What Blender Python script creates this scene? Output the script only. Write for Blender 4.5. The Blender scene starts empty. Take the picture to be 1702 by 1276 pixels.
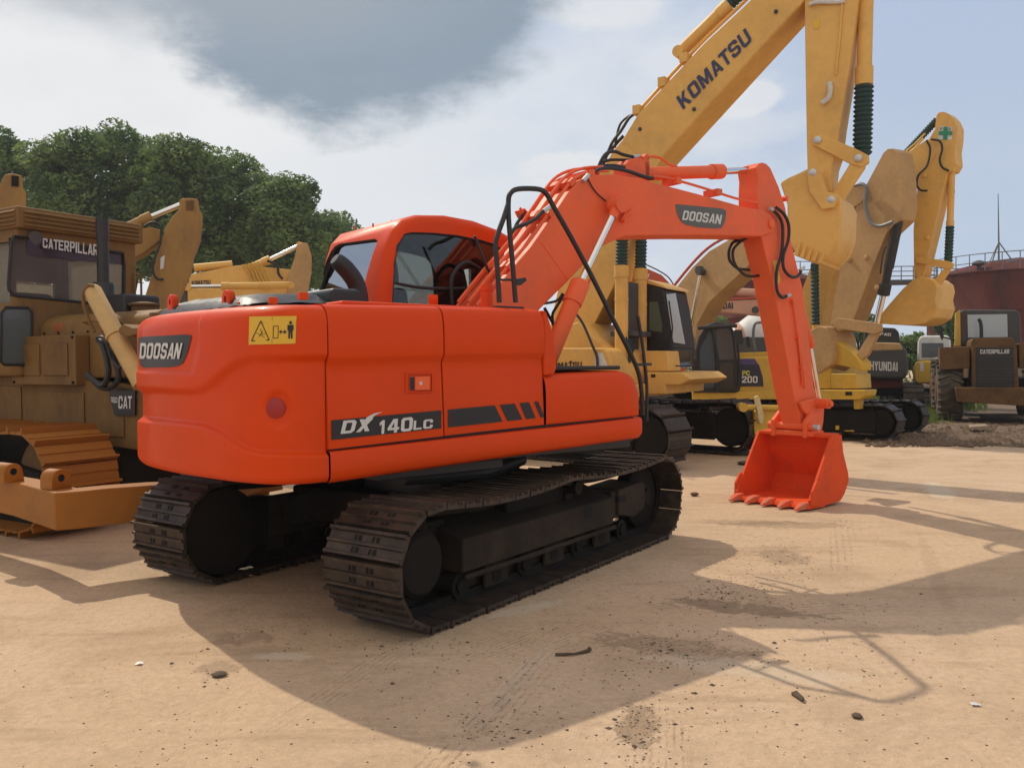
import bpy, bmesh, math, random
from mathutils import Vector, Matrix
from mathutils.bvhtree import BVHTree
R = math.radians
random.seed(7)
scene = bpy.context.scene
col = scene.collection

# ------------------------------------------------------------------ camera
FPX, CAMH, PITCH, ROLL = 1410.134, 1.5573, 0.0240, -0.0077
cp, sp, cr, sr = math.cos(PITCH), math.sin(PITCH), math.cos(ROLL), math.sin(ROLL)
RIGHT = Vector((cr, sr*sp, sr*cp)); UP = Vector((-sr, cr*sp, cr*cp)); FWD = Vector((0, cp, -sp))
EYE = Vector((0, 0, CAMH))
cam_data = bpy.data.cameras.new("camera"); cam = bpy.data.objects.new("camera", cam_data); col.objects.link(cam)
cam_data.sensor_width = 36; cam_data.lens = FPX/1702*36; cam_data.clip_start = .05; cam_data.clip_end = 2000
cam.matrix_world = Matrix(((RIGHT.x, UP.x, -FWD.x, 0), (RIGHT.y, UP.y, -FWD.y, 0), (RIGHT.z, UP.z, -FWD.z, CAMH), (0, 0, 0, 1)))
scene.camera = cam

def ray(px, py):
    return FWD + RIGHT*((px-851)/FPX) - UP*((py-638)/FPX)
def pix(p):
    d = Vector(p)-EYE; w = d.dot(FWD)
    return (851+FPX*d.dot(RIGHT)/w, 638-FPX*d.dot(UP)/w)

# ------------------------------------------------------------------ light, sky, exposure
SUN_EL, SUN_AZ = R(45.4), R(128.3)        # azimuth counted from +X towards +Y
sd = Vector((math.cos(SUN_EL)*math.cos(SUN_AZ), math.cos(SUN_EL)*math.sin(SUN_AZ), math.sin(SUN_EL)))
sun_data = bpy.data.lights.new("sun", 'SUN'); sun = bpy.data.objects.new("sun", sun_data); col.objects.link(sun)
sun_data.energy = 2.85; sun_data.angle = R(.6); sun_data.color = (1, .89, .72)
sun.rotation_euler = sd.to_track_quat('Z', 'Y').to_euler()
scene.view_settings.view_transform = 'Standard'; scene.view_settings.look = 'None'
scene.view_settings.exposure = 0.0; scene.view_settings.gamma = 1

world = bpy.data.worlds.new("World"); scene.world = world; world.use_nodes = True
def build_world():
    nt = world.node_tree; nt.nodes.clear(); N = nt.nodes.new; Lk = nt.links.new
    out = N('ShaderNodeOutputWorld'); bg = N('ShaderNodeBackground'); Lk(bg.outputs[0], out.inputs[0])
    bg.inputs[1].default_value = .13
    sky = N('ShaderNodeTexSky'); sky.sky_type = 'NISHITA'; sky.sun_disc = False
    sky.sun_elevation = SUN_EL; sky.sun_rotation = R(90)-SUN_AZ
    sky.air_density = 1.0; sky.dust_density = 2.0; sky.ozone_density = 1.5
    tc = N('ShaderNodeTexCoord')
    def math_(op, a, b=None, c=None):
        n = N('ShaderNodeMath'); n.operation = op
        for i, v in enumerate((a, b, c)):
            if v is None: continue
            if isinstance(v, (int, float)): n.inputs[i].default_value = v
            else: Lk(v, n.inputs[i])
        return n.outputs[0]
    def dot(v):
        n = N('ShaderNodeVectorMath'); n.operation = 'DOT_PRODUCT'; Lk(tc.outputs['Generated'], n.inputs[0]); n.inputs[1].default_value = v
        return n.outputs['Value']
    def sstep(x, a, b):
        n = N('ShaderNodeMapRange'); n.interpolation_type = 'SMOOTHSTEP'; Lk(x, n.inputs[0])
        n.inputs[1].default_value = a; n.inputs[2].default_value = b
        return n.outputs[0]
    def noise(scale, detail, rough, stretch=(1, 1, 2.0), off=(0, 0, 0)):
        m = N('ShaderNodeMapping'); Lk(tc.outputs['Generated'], m.inputs[0]); m.inputs['Scale'].default_value = stretch; m.inputs['Location'].default_value = off
        n = N('ShaderNodeTexNoise'); Lk(m.outputs[0], n.inputs[0]); n.inputs['Scale'].default_value = scale; n.inputs['Detail'].default_value = detail; n.inputs['Roughness'].default_value = rough
        return n.outputs[0]
    n1 = noise(3.2, 7, .55); n2 = noise(11, 9, .65, off=(3, 1, 2)); n3 = noise(1.6, 3, .5, off=(5, 5, 5))
    def blob(px, py, rx, ry, edge, wob=.9, tilt=0):
        c = ray(px, py).normalized(); t1 = Vector((c.y, -c.x, 0)).normalized(); t2 = t1.cross(c)
        a = math.radians(tilt); t1, t2 = t1*math.cos(a)+t2*math.sin(a), t2*math.cos(a)-t1*math.sin(a)
        u = math_('DIVIDE', dot(t1), rx/FPX); v = math_('DIVIDE', dot(t2), ry/FPX)
        r = math_('SQRT', math_('ADD', math_('MULTIPLY', u, u), math_('MULTIPLY', v, v)))
        w = math_('MULTIPLY', math_('SUBTRACT', n1, .5), wob*2)
        w2 = math_('MULTIPLY', math_('SUBTRACT', n2, .5), wob*1.5)
        r = math_('ADD', math_('ADD', r, w), w2)
        f = sstep(r, 1+edge, 1-edge)
        return math_('MULTIPLY', f, math_('GREATER_THAN', dot(c), 0))
    def mix(f, a, b):
        n = N('ShaderNodeMix'); n.data_type = 'RGBA'
        if isinstance(f, (int, float)): n.inputs[0].default_value = f
        else: Lk(f, n.inputs[0])
        for i, v in ((6, a), (7, b)):
            if isinstance(v, tuple): n.inputs[i].default_value = (*v, 1)
            else: Lk(v, n.inputs[i])
        return n.outputs[2]
    def K(r, g, b): return (r/.13, g/.13, b/.13)
    c = mix(.84, sky.outputs[0], K(.33, .46, .70))                 # humid summer air over the blue
    h = math_('MULTIPLY', sstep(dot((0, 0, 1)), .34, -.02), .75)
    c = mix(h, c, K(.60, .68, .78))                                # pale towards the horizon
    veil = math_('MULTIPLY', sstep(n3, .38, .62), .35)
    c = mix(veil, c, K(.70, .73, .77))
    c = mix(math_('MULTIPLY', blob(60, 230, 760, 330, .55, .5), .92), c, K(.87, .87, .87))
    c = mix(math_('MULTIPLY', blob(780, 260, 420, 130, .6, .6, 20), .6), c, K(.74, .78, .83))
    for b, k in (((935, 285, 85, 40, .16, .7), .85), ((1235, 165, 50, 24, .2, .8), .75), ((985, 10, 90, 26, .4, .9), .7),
                 ((160, 150, 110, 50, .4, .8), .5), ((1130, 100, 60, 22, .4, .9), .45), ((1215, 215, 90, 24, .5, .9), .35), ((300, 60, 200, 40, .5, .9), .5)):
        c = mix(math_('MULTIPLY', blob(*b), k), c, mix(n2, K(.66, .70, .76), K(.92, .91, .90)))
    dark = mix(n2, K(.22, .29, .37), K(.31, .38, .46))
    c = mix(math_('MULTIPLY', blob(600, -35, 276, 212, .17, .36, 6), .96), c, dark)
    c = mix(math_('MULTIPLY', blob(330, -75, 330, 105, .5, .4), .85), c, K(.36, .41, .47))
    back = sstep(dot(Vector((-.1, -.62, 1.0)).normalized()), .30, .92)   # unseen warm brightening added overhead and behind the camera as fill light
    c = mix(back, c, mix(n1, K(1.05, .94, .81), K(.68, .62, .55)))
    Lk(c, bg.inputs[0])
build_world()

# ------------------------------------------------------------------ tags
def tag(o, label, cat, group=None, kind=None):
    if label: o["label"] = label
    if cat: o["category"] = cat
    if group: o["group"] = group
    if kind: o["kind"] = kind
    return o
ROOT = {}
def thing(name, loc, label, cat, group=None):
    o = bpy.data.objects.new(name, None); col.objects.link(o); o.location = loc; o.empty_display_size = .3
    ROOT[o] = Vector(loc); tag(o, label, cat, group); return o

# ------------------------------------------------------------------ frames: a machine's own axes; pixels unproject on its planes
class Fr:
    def __init__(s, x, y, yaw):
        a = R(yaw); s.o = Vector((x, y, 0)); s.F = Vector((math.cos(a), math.sin(a), 0)); s.L = Vector((-math.sin(a), math.cos(a), 0))
    def w(s, X, Y, Z): return s.o+s.F*X+s.L*Y+Vector((0, 0, Z))
    def u(s, px, py, Y=None, X=None, Z=None):
        d = ray(px, py)
        if Y is not None: n, p = s.L, s.o+s.L*Y
        elif X is not None: n, p = s.F, s.o+s.F*X
        else: n, p = Vector((0, 0, 1)), Vector((0, 0, Z))
        return EYE+d*((p-EYE).dot(n)/d.dot(n))
    def loc(s, P):
        d = P-s.o; return Vector((d.dot(s.F), d.dot(s.L), P.z))
WF = Fr(0, 0, 0)
def gnd(px, py, z=0): return WF.u(px, py, Z=z)

# ------------------------------------------------------------------ mesh builder (world coordinates)
class MB:
    def __init__(s): s.v = []; s.f = []; s.pc = []
    def add(s, vs, fs):
        n = len(s.v); s.pc.append((n, len(s.f))); s.v += [Vector(v) for v in vs]; s.f += [tuple(i+n for i in f) for f in fs]; return s
    def box(s, fr, x0, x1, y0, y1, z0, z1):
        return s.add([fr.w(x, y, z) for z in (z0, z1) for y in (y0, y1) for x in (x0, x1)],
                     [(0, 2, 3, 1), (4, 5, 7, 6), (0, 1, 5, 4), (2, 6, 7, 3), (0, 4, 6, 2), (1, 3, 7, 5)])
    def prism(s, pts, vec):
        pts = [Vector(p) for p in pts]; n = len(pts); vec = Vector(vec)
        # newell normal so that faces look outward
        nn = Vector((0, 0, 0))
        for i in range(n):
            a, b = pts[i], pts[(i+1) % n]; nn += a.cross(b)
        if nn.dot(vec) > 0: pts = pts[::-1]
        vs = pts+[p+vec for p in pts]
        return s.add(vs, [tuple(range(n)), tuple(range(2*n-1, n-1, -1))]+[(i, n+i, n+(i+1) % n, (i+1) % n) for i in range(n)])
    def ppx(s, fr, pts, Y, th):
        return s.prism([fr.u(x, y, Y=Y) for x, y in pts], fr.L*th)
    def tube(s, path, r, n=10, caps=True):
        path = [Vector(p) for p in path]; m = len(path)
        rs = r if isinstance(r, (list, tuple)) else [r]*m
        ref = None; rings = []
        for i, p in enumerate(path):
            t = (path[min(i+1, m-1)]-path[max(i-1, 0)])
            t = t.normalized() if t.length > 1e-9 else Vector((0, 0, 1))
            if ref is None:
                ref = t.orthogonal().normalized()
            else:
                ref = ref-t*ref.dot(t)
                ref = ref.normalized() if ref.length > 1e-6 else t.orthogonal().normalized()
            b = t.cross(ref)
            rings.append([p+(ref*math.cos(2*math.pi*k/n)+b*math.sin(2*math.pi*k/n))*rs[i] for k in range(n)])
        vs = [v for rg in rings for v in rg]
        fs = [(i*n+k, i*n+(k+1) % n, (i+1)*n+(k+1) % n, (i+1)*n+k) for i in range(m-1) for k in range(n)]
        if caps: fs += [tuple(range(n-1, -1, -1)), tuple((m-1)*n+k for k in range(n))]
        return s.add(vs, fs)
    def cyl(s, a, b, r, n=20, r2=None): return s.tube([a, b], [r, r if r2 is None else r2], n)
    def bellows(s, a, b, r, k, n=18):
        a, b = Vector(a), Vector(b); pts = []; rs = []
        for i in range(2*k+1):
            pts.append(a.lerp(b, i/(2*k))); rs.append(r if i % 2 else r*.76)
        return s.tube(pts, rs, n)
    def lathe(s, a, axis, prof, n=28):
        a = Vector(a); axis = Vector(axis).normalized()
        return s.tube_rings([(a+axis*h, r) for h, r in prof], axis, n)
    def tube_rings(s, pr, axis, n):
        ref = axis.orthogonal().normalized(); b = axis.cross(ref); vs = []
        for p, r in pr: vs += [p+(ref*math.cos(2*math.pi*k/n)+b*math.sin(2*math.pi*k/n))*max(r, 1e-4) for k in range(n)]
        m = len(pr)
        fs = [(i*n+k, i*n+(k+1) % n, (i+1)*n+(k+1) % n, (i+1)*n+k) for i in range(m-1) for k in range(n)]
        fs += [tuple(range(n-1, -1, -1)), tuple((m-1)*n+k for k in range(n))]
        return s.add(vs, fs)
    def grid(s, rows, close=False):
        m, n = len(rows), len(rows[0]); vs = [v for r_ in rows for v in r_]
        return s.add(vs, [(i*n+j, i*n+j+1, (i+1)*n+j+1, (i+1)*n+j) for i in range(m-1) for j in range(n-1)])
    def build(s, name, mat, parent=None, bevel=0, seg=2, ang=35, fix=True, label=None, loc=None, split=False):
        if split and len(s.pc) > 1:                            # every piece becomes a part of its own
            ends = s.pc[1:]+[(len(s.v), len(s.f))]
            for (a, fa), (b, fb_) in zip(s.pc, ends):
                q = MB(); q.add(s.v[a:b], [tuple(i-a for i in f) for f in s.f[fa:fb_]]); o = q.build(name, mat, parent, bevel, seg, ang, fix, label, loc)
            return o
        me = bpy.data.meshes.new(name)
        if parent is not None: o0 = ROOT[parent]
        elif loc is not None: o0 = Vector(loc)
        else:
            xs = [v.x for v in s.v]; ys = [v.y for v in s.v]
            o0 = Vector(((min(xs)+max(xs))/2, (min(ys)+max(ys))/2, min(v.z for v in s.v)))
        me.from_pydata([v-o0 for v in s.v], [], s.f); me.validate()
        if fix:
            bm = bmesh.new(); bm.from_mesh(me); bmesh.ops.recalc_face_normals(bm, faces=bm.faces); bm.to_mesh(me); bm.free()
        mats = mat if isinstance(mat, (list, tuple)) else [mat]
        for m in mats: me.materials.append(m)
        for p in me.polygons: p.use_smooth = True
        me.set_sharp_from_angle(angle=R(ang))
        o = bpy.data.objects.new(name, me); col.objects.link(o)
        if parent is not None: o.parent = parent
        else: o.location = o0
        ROOT[o] = o0
        if bevel:
            b = o.modifiers.new("bevel", 'BEVEL'); b.width = bevel; b.segments = seg; b.limit_method = 'ANGLE'; b.angle_limit = R(30); b.harden_normals = True
        if label: o["label"] = label
        return o

def bool_cut(o, cutters):
    for c in cutters:
        m = o.modifiers.new("cut", 'BOOLEAN'); m.operation = 'DIFFERENCE'; m.solver = 'EXACT'; m.object = c; m.material_mode = 'TRANSFER'
    dg = bpy.context.evaluated_depsgraph_get()
    me = bpy.data.meshes.new_from_object(o.evaluated_get(dg))
    o.modifiers.clear(); o.data = me
    for p in me.polygons: p.use_smooth = True
    me.set_sharp_from_angle(angle=R(32))
    for c in cutters: bpy.data.objects.remove(c, do_unlink=True)

# ------------------------------------------------------------------ materials
def new_mat(name):
    m = bpy.data.materials.new(name); m.use_nodes = True; nt = m.node_tree
    return m, nt, nt.nodes['Principled BSDF']
def paint(name, rgb, rough=.38, spec=.5, dirt=.25, dirtcol=(.20, .14, .09), metal=0, coat=0, scale=2.2, bump=.04, streak=1.0):
    m, nt, p = new_mat(name); N = nt.nodes.new; Lk = nt.links.new
    tc = N('ShaderNodeTexCoord'); mp = N('ShaderNodeMapping'); mp.inputs['Scale'].default_value = (1, 1, 1/streak)
    Lk(tc.outputs['Object'], mp.inputs[0])
    n1 = N('ShaderNodeTexNoise'); n1.inputs['Scale'].default_value = scale; n1.inputs['Detail'].default_value = 9; n1.inputs['Roughness'].default_value = .62; Lk(mp.outputs[0], n1.inputs[0])
    n2 = N('ShaderNodeTexNoise'); n2.inputs['Scale'].default_value = scale*9; n2.inputs['Detail'].default_value = 6; Lk(mp.outputs[0], n2.inputs[0])
    cr_ = N('ShaderNodeValToRGB'); cr_.color_ramp.elements[0].position = .45; cr_.color_ramp.elements[1].position = .75
    ad = N('ShaderNodeMath'); ad.operation = 'MULTIPLY_ADD'; ad.inputs[1].default_value = .35; Lk(n2.outputs[0], ad.inputs[0]); Lk(n1.outputs[0], ad.inputs[2])
    sb = N('ShaderNodeMath'); sb.operation = 'SUBTRACT'; sb.inputs[1].default_value = .15; Lk(ad.outputs[0], sb.inputs[0])
    Lk(sb.outputs[0], cr_.inputs[0])
    ml = N('ShaderNodeMath'); ml.operation = 'MULTIPLY'; ml.inputs[1].default_value = dirt; Lk(cr_.outputs[0], ml.inputs[0])
    mx = N('ShaderNodeMix'); mx.data_type = 'RGBA'; mx.inputs[6].default_value = (*rgb, 1); mx.inputs[7].default_value = (*dirtcol, 1); Lk(ml.outputs[0], mx.inputs[0])
    Lk(mx.outputs[2], p.inputs['Base Color'])
    rr = N('ShaderNodeMapRange'); rr.inputs[3].default_value = rough*.85; rr.inputs[4].default_value = min(1, rough+.28); Lk(sb.outputs[0], rr.inputs[0]); Lk(rr.outputs[0], p.inputs['Roughness'])
    p.inputs['Metallic'].default_value = metal; p.inputs['Specular IOR Level'].default_value = spec; p.inputs['Coat Weight'].default_value = coat; p.inputs['Coat Roughness'].default_value = .12
    if bump:
        b = N('ShaderNodeBump'); b.inputs['Strength'].default_value = bump; b.inputs['Distance'].default_value = .01; Lk(n2.outputs[0], b.inputs['Height']); Lk(b.outputs[0], p.inputs['Normal'])
    return m
def flat(name, rgb, rough=.5, metal=0, spec=.5):
    m, nt, p = new_mat(name); p.inputs['Base Color'].default_value = (*rgb, 1); p.inputs['Roughness'].default_value = rough; p.inputs['Metallic'].default_value = metal; p.inputs['Specular IOR Level'].default_value = spec
    return m
def glass(name, tint=(.55, .6, .6), op=.3):
    m, nt, p = new_mat(name); N = nt.nodes.new; Lk = nt.links.new; nt.nodes.remove(p)
    out = nt.nodes['Material Output']; tr = N('ShaderNodeBsdfTransparent'); tr.inputs[0].default_value = (*tint, 1)
    gl = N('ShaderNodeBsdfGlossy'); gl.inputs['Roughness'].default_value = .03; gl.inputs[0].default_value = (.9, .95, 1, 1)
    fr = N('ShaderNodeFresnel'); fr.inputs[0].default_value = 1.5
    ma = N('ShaderNodeMath'); ma.operation = 'ADD'; ma.inputs[1].default_value = op*.25; Lk(fr.outputs[0], ma.inputs[0])
    mx = N('ShaderNodeMixShader'); Lk(ma.outputs[0], mx.inputs[0]); Lk(tr.outputs[0], mx.inputs[1]); Lk(gl.outputs[0], mx.inputs[2]); Lk(mx.outputs[0], out.inputs[0])
    return m
def film_glass():  # pale film mixed into the glass to brighten the dark cab behind it
    m, nt, p = new_mat('pale_film_windscreen'); N = nt.nodes.new; Lk = nt.links.new; p.inputs['Base Color'].default_value = (.26, .22, .20, 1); p.inputs['Roughness'].default_value = .25; p.inputs['Specular IOR Level'].default_value = .25
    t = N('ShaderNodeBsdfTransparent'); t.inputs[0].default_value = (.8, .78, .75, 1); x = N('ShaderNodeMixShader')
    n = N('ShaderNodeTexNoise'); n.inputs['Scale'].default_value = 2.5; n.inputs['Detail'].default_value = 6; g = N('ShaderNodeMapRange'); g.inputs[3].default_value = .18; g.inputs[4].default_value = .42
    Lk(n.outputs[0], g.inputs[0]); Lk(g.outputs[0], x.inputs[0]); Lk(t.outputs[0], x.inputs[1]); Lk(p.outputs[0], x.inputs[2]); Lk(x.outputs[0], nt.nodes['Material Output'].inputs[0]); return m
def dusty_glass():
    m, nt, p = new_mat('dust_covered_glass'); p.inputs['Base Color'].default_value = (.50, .48, .42, 1); p.inputs['Roughness'].default_value = .5
    t = nt.nodes.new('ShaderNodeBsdfTranslucent'); t.inputs[0].default_value = (.75, .72, .62, 1); x = nt.nodes.new('ShaderNodeMixShader'); x.inputs[0].default_value = .75
    nt.links.new(p.outputs[0], x.inputs[1]); nt.links.new(t.outputs[0], x.inputs[2]); nt.links.new(x.outputs[0], nt.nodes['Material Output'].inputs[0]); return m
M = dict(
    tooth=paint('worn_tooth_paint', (.70, .10, .035), .5, spec=.3, dirt=.9, dirtcol=(.33, .22, .15), scale=14, bump=.3),
    beam=paint('dusty_black_beam', (.028, .020, .014), .7, spec=.2, dirt=.75, dirtcol=(.065, .046, .030), scale=3, bump=.12),
    orange=paint('orange_paint', (.70, .060, .004), .34, spec=.10, dirt=.25, dirtcol=(.46, .060, .010), coat=.13, scale=1.3, bump=.015),
    orange2=paint('orange_paint_boom', (.86, .135, .040), .42, spec=.3, scale=1.6, bump=.03),
    orange_in=paint('orange_paint_bucket', (.78, .085, .015), .5, spec=.15, dirt=.5, dirtcol=(.48, .085, .03), scale=4),
    yellow=paint('yellow_paint', (.75, .44, .115), .43, spec=.3, dirt=.5, dirtcol=(.44, .25, .075), scale=1.1),
    yellow2=paint('worn_yellow_paint', (.62, .38, .04), .45, dirt=.45, dirtcol=(.33, .2, .06), scale=1.7),
    tan=paint('faded_tan_paint', (.47, .29, .125), .58, spec=.25, dirt=.5, dirtcol=(.24, .15, .08), scale=1.6),
    ochre=paint('faded_ochre_paint', (.34, .19, .055), .55, spec=.25, dirt=.6, dirtcol=(.17, .10, .05), scale=1.8, streak=2),
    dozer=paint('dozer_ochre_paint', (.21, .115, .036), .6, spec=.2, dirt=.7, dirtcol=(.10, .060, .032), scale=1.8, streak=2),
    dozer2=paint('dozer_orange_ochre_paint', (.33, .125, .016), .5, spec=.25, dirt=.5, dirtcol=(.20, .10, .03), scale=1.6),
    steel=paint('track_steel', (.046, .033, .025), .40, dirt=.8, dirtcol=(.115, .080, .055), metal=.5, scale=9, bump=.45),
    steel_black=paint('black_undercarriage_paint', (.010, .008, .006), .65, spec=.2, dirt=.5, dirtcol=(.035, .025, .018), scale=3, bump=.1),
    black=paint('black_paint', (.016, .015, .015), .38, dirt=.3, dirtcol=(.05, .045, .04), scale=4),
    rubber=flat('hose_rubber', (.017, .016, .016), .55),
    wrap=paint('black_plastic_wrap', (.010, .010, .012), .34, spec=.35, dirt=.15, dirtcol=(.06, .06, .06), scale=4, bump=.25),
    chrome=flat('chrome_rod', (.80, .80, .78), .12, 1),
    bolt=flat('zinc_bolt', (.55, .55, .55), .4, .7),
    bellow=paint('green_bellows_rubber', (.020, .055, .050), .6, dirt=.5, dirtcol=(.05, .08, .075), scale=8),
    glass=glass('cab_glass', (.55, .6, .6), .0), glassd=glass('tinted_glass', (.66, .64, .60), .02),
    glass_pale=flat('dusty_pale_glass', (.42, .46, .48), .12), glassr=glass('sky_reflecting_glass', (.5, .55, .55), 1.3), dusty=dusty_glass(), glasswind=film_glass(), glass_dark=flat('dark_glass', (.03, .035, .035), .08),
    white=flat('white_lettering', (.62, .61, .58), .5), navy=flat('navy_lettering', (.030, .035, .085), .5),
    blackd=flat('black_decal', (.012, .010, .010), .4), greyd=flat('grey_badge', (.10, .10, .085), .4),
    ydecal=flat('yellow_label', (.72, .43, .03), .5), dred=flat('red_lens', (.35, .012, .010), .3),
    seat=flat('seat_fabric', (.03, .03, .03), .8), rust=paint('rusty_red_steel', (.125, .026, .016), .75, spec=.15, dirt=.85, dirtcol=(.045, .020, .016), scale=.5, streak=2.5),
    whitep=paint('white_cab_paint', (.66, .66, .63), .4, dirt=.3), pink=paint('faded_pink_paint', (.56, .30, .20), .6, dirt=.4, dirtcol=(.35, .16, .10)),
    tyre=paint('dusty_tyre', (.075, .06, .045), .85, dirt=.8, dirtcol=(.16, .12, .08), scale=5, bump=.2),
    brownrad=paint('rusty_ochre_paint', (.15, .080, .032), .68, spec=.2, dirt=.85, dirtcol=(.050, .032, .022), scale=2.5),
    darkgrey=paint('dark_grey_paint', (.045, .045, .045), .5, dirt=.5, dirtcol=(.11, .08, .06)),
    redp=paint('red_crane_paint', (.50, .07, .03), .5, dirt=.3), green=flat('green_emblem', (.02, .25, .13), .5),
    lime=flat('lime_lettering', (.60, .62, .10), .5), violet=flat('violet_stripe', (.07, .05, .16), .5),
    galv=flat('galvanised_steel', (.16, .17, .18), .5, .3),
)

# ------------------------------------------------------------------ text and decals laid on a part's own surface
_tc = {}
def text_mesh(s, bold, shear=0):
    k = (s, bold, shear)
    if k in _tc: return _tc[k]
    cu = bpy.data.curves.new("lettering", 'FONT'); cu.body = s; cu.offset = bold; cu.shear = shear; cu.resolution_u = 3; cu.space_character = 1+bold*6
    o = bpy.data.objects.new("lettering", cu); col.objects.link(o)
    me = bpy.data.meshes.new_from_object(o.evaluated_get(bpy.context.evaluated_depsgraph_get()))
    vs = [v.co.copy() for v in me.vertices]; fs = [tuple(p.vertices) for p in me.polygons]
    bpy.data.objects.remove(o, do_unlink=True); bpy.data.curves.remove(cu)
    x0 = min(v.x for v in vs); x1 = max(v.x for v in vs); y0 = min(v.y for v in vs); y1 = max(v.y for v in vs)
    r = ([((v.x-x0)/(x1-x0), (v.y-y0)/(y1-y0)) for v in vs], fs); _tc[k] = r; return r
_bv = {}
def bvh(o):
    if o not in _bv:
        dg = bpy.context.evaluated_depsgraph_get(); e = o.evaluated_get(dg); me = e.to_mesh()
        _bv[o] = BVHTree.FromPolygons([v.co+ROOT[o] for v in me.vertices], [tuple(p.vertices) for p in me.polygons]); e.to_mesh_clear()
    return _bv[o]
def on(o, px, py, off=.004):
    d = ray(px, py).normalized(); h = bvh(o).ray_cast(EYE, d)
    if h[0] is None:
        h = bvh(o).find_nearest(EYE+d*((ROOT[o]-EYE).dot(d)))
    n = h[1]
    if n.dot(d) > 0: n = -n
    return h[0]+n*off
def lerp2(q, u, v):
    (ax, ay), (bx, by), (cx, cy), (dx, dy) = q        # BL BR TR TL
    return ((1-u)*(1-v)*ax+u*(1-v)*bx+u*v*cx+(1-u)*v*dx, (1-u)*(1-v)*ay+u*(1-v)*by+u*v*cy+(1-u)*v*dy)
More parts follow.
